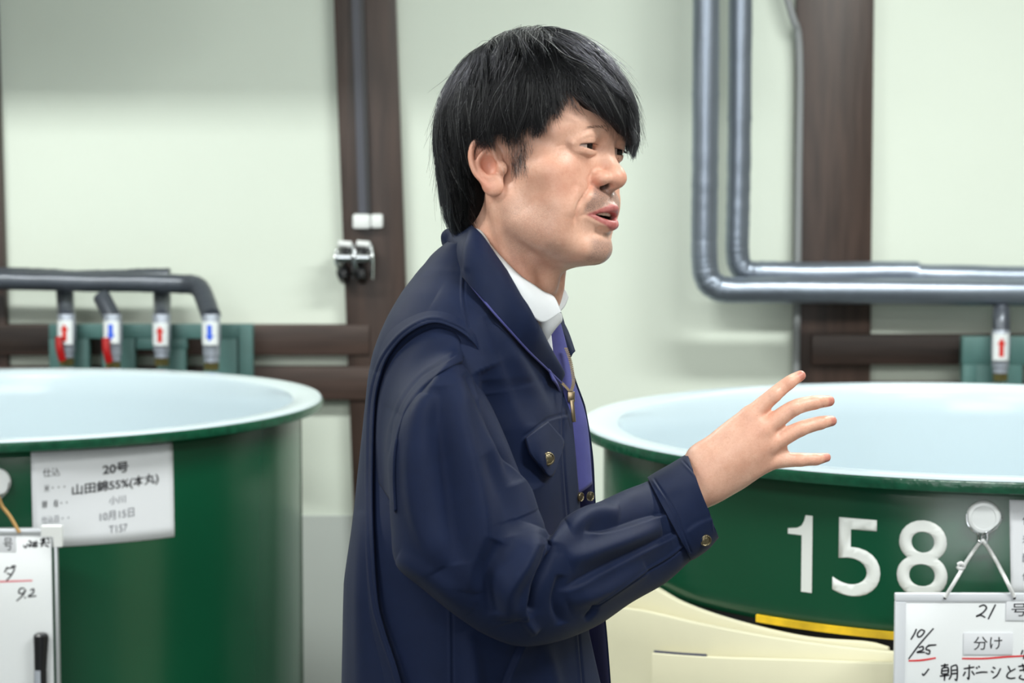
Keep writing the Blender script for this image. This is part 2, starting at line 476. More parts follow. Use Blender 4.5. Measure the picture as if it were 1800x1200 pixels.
tank_l, rwL = tank('green enamel tank with white rim and a taped paper label, at the left', TL['cx'], TL['cy'], TL['R'], TL['z'], 0.041, 0.14)

def text_mesh(s, bold=0.0, shear=0.0, extr=0.0):
    cu = bpy.data.curves.new('txt', 'FONT')
    cu.body = s; cu.size = 1.0; cu.offset = bold; cu.shear = shear; cu.extrude = 0; cu.resolution_u = 6
    o = bpy.data.objects.new('txt', cu); COL.objects.link(o)
    dg = bpy.context.evaluated_depsgraph_get()
    me = bpy.data.meshes.new_from_object(o.evaluated_get(dg))
    bpy.data.objects.remove(o)
    return me
def text_fit(name, s, w, h, fn, mat_, parent, bold=0.0, sub=0.0, th=0.0004, keep=False):
    """text scaled into a w x h box (metres) centred at the origin; fn(u, v, d) -> world."""
    me = text_mesh(s, bold)
    n = len(me.vertices)
    if n == 0: return None
    V = np.empty(n * 3, np.float32); me.vertices.foreach_get('co', V); V = V.reshape(-1, 3)
    lo, hi = V.min(0), V.max(0)
    sx, sy = w / max(hi[0] - lo[0], 1e-6), h / max(hi[1] - lo[1], 1e-6)
    if keep: sx = sy = min(sx, sy)
    U = (V[:, 0] - (lo[0] + hi[0]) / 2) * sx; Wv = (V[:, 1] - (lo[1] + hi[1]) / 2) * sy
    bm = bmesh.new(); bm.from_mesh(me); bpy.data.meshes.remove(me)
    bm.verts.ensure_lookup_table()
    for v, a, b in zip(bm.verts, U, Wv): v.co = (a, b, 0)
    if sub:
        for it in range(5):
            es = [e for e in bm.edges if abs(e.verts[0].co.x - e.verts[1].co.x) > sub]
            if not es: break
            bmesh.ops.triangulate(bm, faces=bm.faces)
            es = [e for e in bm.edges if abs(e.verts[0].co.x - e.verts[1].co.x) > sub]
            bmesh.ops.subdivide_edges(bm, edges=es, cuts=1)
    r = bmesh.ops.extrude_face_region(bm, geom=list(bm.faces))
    for g in r['geom']:
        if isinstance(g, bmesh.types.BMVert): g.co.z = th
    for v in bm.verts:
        v.co = Vector(fn(v.co.x, v.co.y, v.co.z))
    return bm_obj(name, bm, mat_, parent)

def on_tank(T, rw, px, py):
    """angle/height on the tank wall seen at the pixel."""
    d = P(px, py, 1.0) - C0
    ox, oy = -T['cx'], -T['cy']
    A = d[0] ** 2 + d[1] ** 2; B = 2 * (ox * d[0] + oy * d[1]); C = ox * ox + oy * oy - rw * rw
    s = (-B - sqrt(max(B * B - 4 * A * C, 0))) / (2 * A)
    q = C0 + d * s
    return atan2(q[1] - T['cy'], q[0] - T['cx']), q[2]
def tank_map(T, rw, a0, z0, off):
    def fn(u, v, d):
        a = a0 + u / rw
        return (T['cx'] + (rw + off + d) * cos(a), T['cy'] + (rw + off + d) * sin(a), z0 + v)
    return fn
M_num = mat('white_number', '#e8ebe9', 0.45)
def outline_on_tank(name, poly, fn, mat_, parent, sub=0.012, th=0.0004):
    bm = bmesh.new()
    bm.faces.new([bm.verts.new((u, v, 0)) for u, v in poly])
    bm.normal_update()
    bmesh.ops.triangulate(bm, faces=bm.faces)
    r = bmesh.ops.extrude_face_region(bm, geom=list(bm.faces))
    for g in r['geom']:
        if isinstance(g, bmesh.types.BMVert): g.co.z = th
    for v in bm.verts: v.co = Vector(fn(v.co.x, v.co.y, v.co.z))
    return bm_obj(name, bm, mat_, parent)
for ch, (x0, y0, x1, y1) in (('1', (1385, 904, 1428, 1039)), ('5', (1464, 911, 1548, 1048)), ('8', (1577, 914, 1666, 1050))):
    al, zt = on_tank(TR, rwR, x0, (y0 + y1) / 2); ar, _ = on_tank(TR, rwR, x1, (y0 + y1) / 2)
    _, zt = on_tank(TR, rwR, (x0 + x1) / 2, y0); ac, zb = on_tank(TR, rwR, (x0 + x1) / 2, y1)
    w, h = (ar - al) * rwR, zt - zb
    fn = tank_map(TR, rwR, (al + ar) / 2, (zt + zb) / 2, 0.0004)
    if ch == '1':     # grotesque one with a curved flag
        pl = [(0.5, -0.5), (0.5, 0.5), (0.22, 0.5), (0.17, 0.43), (0.06, 0.36), (-0.12, 0.325), (-0.5, 0.305), (-0.5, 0.235), (0.07, 0.235), (0.07, -0.5)]
        outline_on_tank('number', [(a * w, b * h) for a, b in pl], fn, M_num, tank_r)
    else:
        text_fit('number', ch, w, h, fn, M_num, tank_r, 0.006, 0.012)
# ================================================================ boards, labels, hooks, foam sheets
M_paper = mat('paper', '#e6e8ee', 0.7)
M_ink = mat('black_ink', '#23232b', 0.6)
M_inkg = mat('grey_ink', '#6b6d78', 0.6)
M_redink = mat('red_ink', '#e03a3f', 0.5)
M_board = mat('board_white', '#eef1f4', 0.22)
M_frameW = mat('board_frame', '#d9dce3', 0.35)
M_alu = mat('aluminium', '#c4c7cb', 0.35, metal=0.6)
M_cord = mat('white_cord', '#e8e9ea', 0.8, bump=(900, 0.8, 2, (1, 1, 1)))
M_string = mat('tan_string', '#b58f58', 0.8)
def tank_sheet(T, rw, px, off, th, mat_, parent, name='sheet', n=24, curl=0.0):
    """paper bent round the tank; px = four corner pixels tl, tr, br, bl"""
    c = [on_tank(T, rw, *p) for p in px]
    bm = bmesh.new(); rows = []
    for i in range(9):
        v = i / 8; row = []
        for j in range(n + 1):
            u = j / n
            a = (c[0][0] * (1 - u) + c[1][0] * u) * (1 - v) + (c[3][0] * (1 - u) + c[2][0] * u) * v
            z = (c[0][1] * (1 - u) + c[1][1] * u) * (1 - v) + (c[3][1] * (1 - u) + c[2][1] * u) * v
            r = rw + off + curl * (v * v * u * u)
            row.append(bm.verts.new((T['cx'] + r * cos(a), T['cy'] + r * sin(a), z)))
        rows.append(row)
    for A, B in zip(rows, rows[1:]):
        for j in range(n): bm.faces.new((A[j], A[j + 1], B[j + 1], B[j]))
    o = bm_obj(name, bm, mat_, parent, True)
    m = o.modifiers.new('thick', 'SOLIDIFY'); m.thickness = th; m.offset = 0
    return o
def tank_text(T, rw, s, x0, y0, x1, y1, slope, mat_, parent, bold=0.0, off=0.0016):
    """text in the pixel box, slope = rise of the line over the box (px)."""
    a0, _ = on_tank(T, rw, x0, (y0 + y1) / 2); a1, _ = on_tank(T, rw, x1, (y0 + y1) / 2)
    xm = (x0 + x1) / 2
    _, zt = on_tank(T, rw, xm, y0); am, zb = on_tank(T, rw, xm, y1)
    w, h = abs(a1 - a0) * rw, zt - zb
    base = tank_map(T, rw, (a0 + a1) / 2, (zt + zb) / 2, off)
    return text_fit('lettering', s, w, h, lambda u, v, d: base(u, v + slope * h / max(y1 - y0, 1) * u / w, d), mat_, parent, bold, 0.02, 0.0002)
def flat_text(s, x0, y0, x1, y1, Y, mat_, parent, bold=0.0, rot=0.0, shear=0.0):
    c = P((x0 + x1) / 2, (y0 + y1) / 2, Y); k = Y / FPX
    w, h = (x1 - x0) * k, (y1 - y0) * k
    cr, sr = cos(radians(rot)), sin(radians(rot))
    def fn(u, v, d):
        u = u + shear * v
        return (c[0] + u * cr - v * sr, Y - d, c[2] + u * sr + v * cr)
    return text_fit('lettering', s, w, h, fn, mat_, parent, bold, 0, 0.0003)
def ink(name, lines, wpx, Y, mat_, parent):
    """hand-drawn pen strokes (pixel polylines) on the plane at Y"""
    bm = bmesh.new()
    k = Y / FPX
    for ln in lines:
        pts = np.array(ln, float)
        s = spline(pts, 6 * len(pts)) if len(pts) > 2 else np.linspace(pts[0], pts[1], 6)
        t = np.gradient(s, axis=0); t /= np.linalg.norm(t, axis=1)[:, None] + 1e-9
        nrm = np.stack([-t[:, 1], t[:, 0]], 1)
        n = len(s); prof = wpx * (0.42 + 0.12 * np.sin(np.linspace(0.4, 2.8, n)))
        L_ = [bm.verts.new(P(*(a + b * p), Y)) for a, b, p in zip(s, nrm, prof)]
        R_ = [bm.verts.new(P(*(a - b * p), Y)) for a, b, p in zip(s, nrm, prof)]
        for i in range(n - 1): bm.faces.new((L_[i], L_[i + 1], R_[i + 1], R_[i]))
    o = bm_obj(name, bm, mat_, parent)
    m = o.modifiers.new('thick', 'SOLIDIFY'); m.thickness = 0.0003; m.offset = 0
    if len(lines) > 1: o['kind'] = 'stuff'
    return o
def panel(name, x0, y0, x1, y1, Y, th, mat_, parent, bevel=0.001):
    a, b = P(x0, y0, Y), P(x1, y1, Y)
    return box(name, ((a[0] + b[0]) / 2, Y + th / 2, (a[2] + b[2]) / 2), (b[0] - a[0], th, a[2] - b[2]), mat_, parent, bevel)

# ---------------------------------------------------------------- paper label on the left tank
lab = thing('paper_label', 'white printed paper label taped to the left tank below its rim', 'label', tuple(P(180, 870, 3.27)))
PX = [(54, 795), (303, 778), (306, 943), (58, 963)]
tank_sheet(TL, rwL, PX, 0.0010, 0.0004, M_paper, lab, 'paper')
for s, x0, y0, x1, y1, sl_, m_, bo in (
        ('仕込', 75, 822, 105, 837, 1, M_ink, 0.0), ('20号', 180, 813, 225, 832, 2, M_ink, 0.025), ('米・・・', 77, 850, 114, 863, 1, M_ink, 0.0),
        ('山田錦55%(本丸)', 126, 841, 278, 863, 8, M_ink, 0.018), ('酵　母・・', 74, 878, 118, 891, 1, M_ink, 0.0), ('小川', 191, 871, 220, 885, 1, M_inkg, 0.0),
        ('仕込日・・', 73, 905, 121, 918, 1, M_inkg, 0.0), ('10月15日', 175, 896, 235, 912, 3, M_inkg, 0.0), ('T157', 191, 922, 223, 935, 1, M_inkg, 0.0)):
    tank_text(TL, rwL, s, x0, y0, x1, y1, sl_, m_, lab, bo)
# ---------------------------------------------------------------- paper at the right edge of the right tank
lab2 = thing('paper_label', 'white paper sheet with grey print on the right tank beside the round hook', 'label', tuple(P(1790, 950, 2.7)))
tank_sheet(TR, rwR, [(1774, 878), (1935, 880), (1935, 1050), (1777, 1048)], 0.0010, 0.0004, M_paper, lab2, 'paper')
for s, x0, y0, x1, y1, m_ in (('仕込', 1797, 905, 1830, 922, M_ink), ('米・・', 1797, 940, 1830, 955, M_inkg), ('酵母', 1797, 972, 1830, 988, M_inkg), ('仕込日', 1797, 1005, 1835, 1020, M_ink)):
    tank_text(TR, rwR, s, x0, y0, x1, y1, 0, m_, lab2)
# ---------------------------------------------------------------- right board, hung from a magnet hook
YB = 2.595
hook = thing('magnet_hook', 'round white magnet hook with wire bail on the right tank beside the number 8', 'hook', tuple(P(1729, 907, YB + 0.02)))
hc = P(1729, 907, YB)
ah, zh = on_tank(TR, rwR, 1729, 907)
nrm = Vector((cos(ah), sin(ah), 0)); base = Vector((TR['cx'] + rwR * cos(ah), TR['cy'] + rwR * sin(ah), zh))
q = Vector((0, 0, 1)).rotation_difference(nrm).to_matrix().to_4x4()
bm = bmesh.new()
lathe_bm(bm, [(0.0225, 0.0005), (0.0232, 0.004), (0.0228, 0.011), (0.0205, 0.0135), (0.0165, 0.0140), (0.0155, 0.0128), (0.0001, 0.0128)], 48, M=Matrix.Translation(base) @ q)
bm_obj('magnet_disc', bm, mat('magnet_white', '#dfe2e4', 0.2), hook, True)
YH = base.y - 0.016
wire = [(1699, 903), (1700, 918), (1708, 930), (1719, 938), (1720, 950), (1724, 952), (1727, 940), (1735, 936), (1735, 953), (1729, 957), (1726, 950), (1729, 940), (1744, 931), (1757, 919), (1761, 910)]
tube('wire_bail', [P(x, y, YH - 0.002 * (i % 3)) for i, (x, y) in enumerate(wire)], 0.0013, M_chrome, hook, 8, 90)
brd = thing('message_board', 'white message board with handwriting and red underlines hanging from the round hook', 'board', tuple(P(1700, 1200, YB)))
panel('writing_surface', 1588, 1056, 1905, 1320, YB, 0.004, M_board, brd)
for nm, x0, y0, x1, y1 in (('frame_edge', 1574, 1043, 1919, 1057), ('frame_edge', 1574, 1057, 1589, 1320), ('frame_edge', 1904, 1057, 1919, 1320), ('frame_edge', 1574, 1320, 1919, 1334)):
    panel(nm, x0, y0, x1, y1, YB - 0.003, 0.009, M_frameW, brd, 0.0015)
cord = thing('braided_rope', 'white braided rope with a knot holding the message board on its hook', 'rope', tuple(P(1725, 960, YB)))
tube('rope', [P(1661, 1050, YB - 0.005), P(1683, 1014, YB), P(1703, 980, YH + 0.003), P(1724, 952, YH - 0.002), P(1731, 954, YH - 0.002), P(1750, 984, YH + 0.003), P(1768, 1018, YB), P(1783, 1049, YB - 0.005)], 0.0026, M_cord, cord, 10, 80)
tube('knot', [P(1684, 992, YB - 0.001), P(1690, 990, YB - 0.003), P(1694, 996, YB), P(1688, 999, YB - 0.002), P(1683, 995, YB)], 0.0028, M_cord, cord, 8, 24)
for x in (1661, 1783):
    tube('hole_rim', [P(x - 2, 1050, YB - 0.0036), P(x + 2, 1050, YB - 0.0036)], 0.0022, M_ink, brd, 8)
for nm, x0, y0, x1, y1, s, t0 in (('name_card', 1769, 1053, 1840, 1090, '号', (1778, 1060, 1805, 1083)), ('name_card', 1694, 1112, 1780, 1150, '分け', (1711, 1118, 1762, 1142))):
    cd = panel(nm, x0, y0, x1, y1, YB - 0.0022, 0.0018, M_paper, brd, 0.0004)
    flat_text(s, *t0, YB - 0.0024, M_ink, cd, 0.0, 1.0)
ink('handwriting', [
    [(1721, 1066), (1729, 1063), (1734, 1068), (1727, 1077), (1716, 1083), (1724, 1081), (1732, 1085)], [(1750, 1062), (1744, 1074), (1737, 1088)],
    [(1611, 1105), (1607, 1114), (1601, 1124)], [(1619, 1106), (1613, 1113), (1614, 1119), (1620, 1117), (1625, 1109), (1619, 1106)], [(1641, 1104), (1618, 1130), (1597, 1158)],
    [(1615, 1138), (1622, 1136), (1622, 1142), (1612, 1146), (1626, 1146)], [(1638, 1133), (1630, 1136), (1628, 1141), (1634, 1143), (1633, 1149), (1627, 1147)], [(1631, 1134), (1646, 1133)],
    [(1621, 1183), (1624, 1186), (1633, 1175)],
    [(1654, 1170), (1667, 1168)], [(1661, 1166), (1660, 1173)], [(1656, 1174), (1655, 1184)], [(1656, 1174), (1666, 1173), (1666, 1183), (1655, 1184)], [(1656, 1179), (1666, 1178)], [(1652, 1188), (1669, 1186)], [(1661, 1184), (1660, 1196)],
    [(1672, 1171), (1672, 1186), (1668, 1194)], [(1672, 1171), (1682, 1170), (1682, 1194), (1678, 1193)], [(1673, 1178), (1682, 1177)], [(1673, 1184), (1682, 1183)],
    [(1694, 1175), (1713, 1172)], [(1704, 1168), (1703, 1192), (1700, 1190)], [(1697, 1180), (1693, 1188)], [(1708, 1179), (1713, 1186)], [(1716, 1172), (1718, 1175)], [(1720, 1170), (1722, 1173)],
    [(1715, 1183), (1725, 1181), (1736, 1181)], [(1745, 1172), (1750, 1175)], [(1742, 1179), (1747, 1182)], [(1745, 1192), (1753, 1186), (1759, 1174)],
    [(1772, 1170), (1776, 1179)], [(1785, 1175), (1773, 1182), (1770, 1189), (1776, 1192), (1785, 1191)],
    [(1790, 1171), (1808, 1168)], [(1792, 1178), (1808, 1176)], [(1797, 1166), (1802, 1182)], [(1795, 1186), (1792, 1191), (1800, 1194), (1808, 1193)], [(1798, 1142), (1795, 1150)], [(1804, 1140), (1799, 1158)]], 2.7, YB - 0.0004, M_ink, brd)
ink('red_underline', [[(1597, 1161), (1620, 1160), (1645, 1156)], [(1691, 1157), (1730, 1157), (1770, 1154), (1812, 1152)]], 3.0, YB - 0.0004, M_redink, brd)
# ---------------------------------------------------------------- left board
YL = 3.225
hk2 = thing('magnet_hook', 'round white magnet hook above the left whiteboard, cut by the frame edge', 'hook', tuple(P(-4, 846, YL)))
ah, zh = on_tank(TL, rwL, -6, 846)
base = Vector((TL['cx'] + rwL * cos(ah), TL['cy'] + rwL * sin(ah), zh)); q = Vector((0, 0, 1)).rotation_difference(Vector((cos(ah), sin(ah), 0))).to_matrix().to_4x4()
bm = bmesh.new()
lathe_bm(bm, [(0.0225, 0.0005), (0.0235, 0.004), (0.0228, 0.011), (0.0205, 0.0135), (0.0165, 0.0140), (0.0155, 0.0128), (0.0001, 0.0128)], 40, M=Matrix.Translation(base) @ q)
bm_obj('magnet_disc', bm, bpy.data.materials['magnet_white'], hk2, True)
tube('wire_bail', [base + Vector((-0.024, -0.01, 0)), base + Vector((-0.02, -0.014, -0.016)), base + Vector((0, -0.016, -0.03)), base + Vector((0.02, -0.014, -0.016)), base + Vector((0.024, -0.01, 0))], 0.0014, M_chrome, hk2, 8, 30)
bl = thing('whiteboard', 'small whiteboard with aluminium frame and a black marker, hanging on the left tank', 'whiteboard', tuple(P(40, 1200, YL)))
panel('writing_surface', -190, 938, 97, 1330, YL, 0.005, M_board, bl)
for x0, y0, x1, y1 in ((-200, 929, 74, 941), (94, 958, 107, 1330), (-200, 1330, 107, 1342), (-202, 958, -190, 1330)):
    panel('frame_edge', x0, y0, x1, y1, YL - 0.004, 0.012, M_alu, bl, 0.0015)
for x0, y0, x1, y1 in ((72, 925, 108, 961),):
    bm = bmesh.new()
    a, b, c = P(x0, y0, YL - 0.006), P(x1, y1, YL - 0.006), P(94, 943, YL - 0.006)
    prof = [(a[0], a[2]), (b[0], a[2]), (b[0], b[2]), (c[0], b[2]), (c[0], c[2]), (a[0], c[2])]
    f1 = [bm.verts.new((u, YL - 0.006, w)) for u, w in prof]; f2 = [bm.verts.new((u, YL + 0.008, w)) for u, w in prof]
    bm.faces.new(f1); bm.faces.new(f2)
    for i in range(6): bm.faces.new((f1[i], f1[(i + 1) % 6], f2[(i + 1) % 6], f2[i]))
    bm_obj('corner_cap', bm, M_whitep, bl, True, 0.0025)
cd = panel('name_card', -20, 941, 28, 970, YL - 0.002, 0.0018, M_paper, bl, 0.0004)
flat_text('号', 6, 945, 22, 967, YL - 0.0022, M_ink, cd, 0.0, -2)
ink('handwriting', [
    [(41, 958), (45, 962), (49, 955)], [(50, 950), (55, 953), (51, 960), (58, 958)], [(60, 951), (59, 962)], [(64, 950), (63, 962)], [(57, 955), (67, 954)], [(57, 960), (67, 959)],
    [(71, 949), (80, 947)], [(76, 945), (74, 960)], [(70, 955), (82, 953)], [(79, 948), (72, 961)], [(83, 945), (86, 950)], [(83, 955), (88, 952)], [(78, 957), (86, 961)],
    [(13, 996), (8, 1006)], [(11, 999), (25, 998), (20, 1010), (11, 1021)], [(12, 1007), (20, 1010)], [(20, 994), (24, 996)], [(24, 993), (28, 996)],
    [(43, 1034), (36, 1034), (33, 1041), (40, 1043), (45, 1036), (40, 1046), (29, 1056)], [(43, 1049), (45, 1051)], [(53, 1037), (59, 1035), (58, 1042), (50, 1048), (64, 1047)]], 2.6, YL - 0.0004, M_ink, bl)
ink('red_underline', [[(-60, 1024), (0, 1022), (57, 1020)]], 3.0, YL - 0.0004, mat('pink_ink', '#f08a94', 0.5), bl)
st = thing('hanging_string', 'tan string holding the left whiteboard on its hook', 'string', tuple(P(20, 910, YL)))
tube('string', [P(-44, 934, YL - 0.008), P(-20, 900, YL - 0.004), P(-6, 872, YL - 0.012), P(4, 890, YL - 0.004), P(18, 908, YL - 0.004), P(34, 936, YL - 0.008)], 0.0030, M_string, st, 10, 50)
mk = thing('marker_pen', 'black marker pen held upright on the left whiteboard', 'marker', tuple(P(70, 1200, YL - 0.02)))
ym = YL - 0.0155
tube('pen_cap', [P(72, 1113, ym), P(72, 1116, ym), P(72, 1122, ym), P(71.5, 1150, ym), P(71, 1176, ym)], [0.0085, 0.0118, 0.0122, 0.0108, 0.0100], mat('marker_black', '#17171b', 0.3), mk, 20)
tube('pen_barrel', [P(71, 1176, ym), P(71, 1180, ym), P(71, 1260, ym), P(71, 1300, ym), P(71, 1306, ym)], [0.0096, 0.0103, 0.0103, 0.0103, 0.008], bpy.data.materials['marker_black'], mk, 20)
lb_ = P(69, 1192, ym)
bm = bmesh.new()
r1 = 0.0107
lathe_bm(bm, [(r1, 0.0155), (r1 + .0003, 0.0155), (r1 + .0003, -0.0155), (r1, -0.0155)], 10, -pi / 2 - 0.8, -pi / 2 + 0.25, True, Matrix.Translation((P(71, 1192, ym)[0], ym, lb_[2])))
bm_obj('pen_label', bm, mat('pen_label_grey', '#aab0bb', 0.4), mk)
# ---------------------------------------------------------------- cream foam sheets round the right tank
M_foam = mat('cream_foam', '#e8e3c6', 0.75, bump=(25, 0.15, 3, (1, 1, 1)), vary=(5, 0.03, (1, 1, 1)))
M_foam.node_tree.nodes['Principled BSDF'].inputs['Subsurface Weight'].default_value = 0.0
def foam(label, edge, radii, zb, th=0.011, wave=0.004, seed=0):
    pts = []
    for (x, y), r in zip(edge, radii):
        a, z = on_tank(TR, r, x, y)
        pts.append((a, r, z))
    s = spline(np.array(pts), 70)
    bm = bmesh.new(); rows = []
    m = 16
    for j in range(m + 1):
        v = j / m; row = []
        for i, (a, r, z) in enumerate(s):
            rr = r + wave * sin(i * 0.16 + seed) * v + 0.012 * v * v
            row.append(bm.verts.new((TR['cx'] + rr * cos(a), TR['cy'] + rr * sin(a), z * (1 - v) + zb * v)))
        rows.append(row)
    for A, B in zip(rows, rows[1:]):
        for i in range(len(A) - 1): bm.faces.new((A[i], A[i + 1], B[i + 1], B[i]))
    o = bm_obj('foam_sheet', bm, M_foam, None, True)
    o.data.shade_smooth()
    md = o.modifiers.new('thick', 'SOLIDIFY'); md.thickness = th; md.offset = 0
    b2 = o.modifiers.new('soft', 'BEVEL'); b2.width = 0.002; b2.segments = 2; b2.limit_method = 'ANGLE'; b2.angle_limit = radians(50)
    return tag(o, label, 'foam sheet', 'foam sheets round the right tank')
foam('cream foam sheet hugging the right tank, innermost of the three with the highest edge', [(1060, 985), (1110, 1010), (1154, 1032), (1201, 1058), (1287, 1088), (1415, 1118), (1520, 1127), (1563, 1137)], [.630, .630, .630, .631, .632, .634, .636, .637], 0.02, wave=0.001)
fm = foam('cream foam sheet wrapped round the right tank, middle one of the three', [(1030, 1058), (1077, 1066), (1137, 1073), (1244, 1097), (1415, 1127), (1577, 1145), (1700, 1152)], [.652, .652, .653, .654, .655, .656, .656], 0.02, seed=2, wave=0.001)
fo = foam('cream foam sheet with a dark blue edge mark, outermost round the right tank', [(1150, 1146), (1200, 1150), (1245, 1153), (1400, 1158), (1577, 1164), (1720, 1168)], [.672, .673, .674, .675, .676, .676], 0.02, seed=4, wave=0.001)
e = [on_tank(TR, r, x, y) + (r,) for (x, y), r in (((1152, 1145.5), .672), ((1200, 1149.5), .673), ((1242, 1152), .674))]
tube('blue_mark', [(TR['cx'] + (r + .001) * cos(a), TR['cy'] + (r + .001) * sin(a), z + 0.0005) for a, z, r in e], 0.0022, mat('blue_black_line', '#2c3050', 0.5), fo, 8, 20)  # thin blue-black strip along part of the top edge
# ================================================================ signed-distance sculpting
def smin(a, b, k):
    if k <= 0: return np.minimum(a, b)
    h = np.maximum(k - np.abs(a - b), 0) / k
    return np.minimum(a, b) - h * h * k * 0.25
def smax(a, b, k):
    return -smin(-a, -b, k)
def rotm(ax=0, ay=0, az=0):
    return np.array((Matrix.Rotation(radians(az), 3, 'Z') @ Matrix.Rotation(radians(ay), 3, 'Y') @ Matrix.Rotation(radians(ax), 3, 'X')))

class Sculpt:
    def __init__(s, sym=True):
        s.ops = []; s.sym = sym
    def _add(s, op, k, lo, hi, fn):
        m = k + 6
        s.ops.append((op, k, np.asarray(lo) - m, np.asarray(hi) + m, fn))
    def ell(s, c, r, k=8, op='u', rot=None):
        c = np.asarray(c, float); r = np.asarray(r, float)
        Rm = rotm(*rot) if rot else None
        def fn(p):
            q = p - c
            if Rm is not None: q = q @ Rm
            k0 = np.linalg.norm(q / r, axis=1); k1 = np.linalg.norm(q / (r * r), axis=1) + 1e-9
            return k0 * (k0 - 1) / k1
        e = r.max() if rot else r
        s._add(op, k, c - e, c + e, fn)
    def chain(s, pts, rad, k=6, op='u', n=0, flat=None):
        pts = np.asarray(pts, float); rad = np.broadcast_to(np.asarray(rad, float), (len(pts),))
        if n:
            rad = spline(rad, n)[:, 0]; pts = spline(pts, n)
        def fn(p):
            d = np.full(len(p), 1e9)
            for a, b, ra, rb in zip(pts[:-1], pts[1:], rad[:-1], rad[1:]):
                ba = b - a; l2 = ba @ ba + 1e-12
                t = np.clip(((p - a) @ ba) / l2, 0, 1)
                d = np.minimum(d, np.linalg.norm(p - a - t[:, None] * ba, axis=1) - (ra + (rb - ra) * t))
            return d
        m = rad.max()
        s._add(op, k, pts.min(0) - m, pts.max(0) + m, fn)
    def groove(s, pts, depth, width, nrm, n=14, reach=12, taper=True, edge=0.0):  # reach: how far off the curve's depth it still acts
        """a crease (depth > 0) or welt (depth < 0) drawn on the skin along a curve, seen along nrm; edge skews its section."""
        pts = np.asarray(pts, float); nrm = np.asarray(nrm, float); nrm = nrm / np.linalg.norm(nrm)
        pts = pts.copy()
        for _ in range(14):                       # settle the curve on the surface built so far
            pts = pts - nrm * np.clip(s(pts, False), -4, 4)[:, None] * 0.8
        c = spline(pts, n)
        pr = lambda q: q - (q @ nrm)[:, None] * nrm
        cp = pr(c)
        def fn(p):
            q = pr(p)
            best = np.full(len(p), 1e9); tt = np.zeros(len(p)); sg = np.zeros(len(p))
            for i in range(n - 1):
                a, ba = cp[i], cp[i + 1] - cp[i]
                t = np.clip(((q - a) @ ba) / (ba @ ba + 1e-9), 0, 1)
                r = q - a - t[:, None] * ba
                d = np.linalg.norm(r, axis=1)
                m = d < best
                best[m] = d[m]; tt[m] = (i + t[m]) / (n - 1); sg[m] = (r @ np.cross(nrm, ba))[m]
            w = np.where(sg > 0, width * (1 + edge), width * (1 - edge))
            k = np.sin(np.pi * np.clip(tt, 0.02, 0.98)) ** 0.6 if taper else 1.0
            off = np.abs(p @ nrm - np.interp(tt, np.linspace(0, 1, n), c @ nrm))
            return depth * k * np.exp(-(best / w) ** 2) * (1 - sstep(reach * 0.6, reach, off))
        m = 3 * width * (1 + abs(edge))
        s._add('d', reach, c.min(0) - m, c.max(0) + m, fn)
    def custom(s, lo, hi, fn, k=4, op='u'):
        s._add(op, k, lo, hi, fn)
    def __call__(s, p, cull=True):
        q = p.copy()
        if s.sym: q[:, 1] = np.abs(q[:, 1])
        d = np.full(len(q), 1e3)
        if cull and len(q): qlo, qhi = q.min(0), q.max(0)
        for op, k, lo, hi, fn in s.ops:
            if cull:
                if (qlo > hi).any() or (qhi < lo).any(): continue
                i = np.nonzero(np.all((q > lo) & (q < hi), axis=1))[0]
                if len(i) == 0: continue
                v = fn(q[i])
                if op == 'u': d[i] = smin(d[i], v, k)
                elif op == 's': d[i] = smax(d[i], -v, k)
                elif op == 'd': d[i] = d[i] + v      # displace
            else:
                v = fn(q)
                if op == 'u': d = smin(d, v, k)
                elif op == 's': d = smax(d, -v, k)
        return d

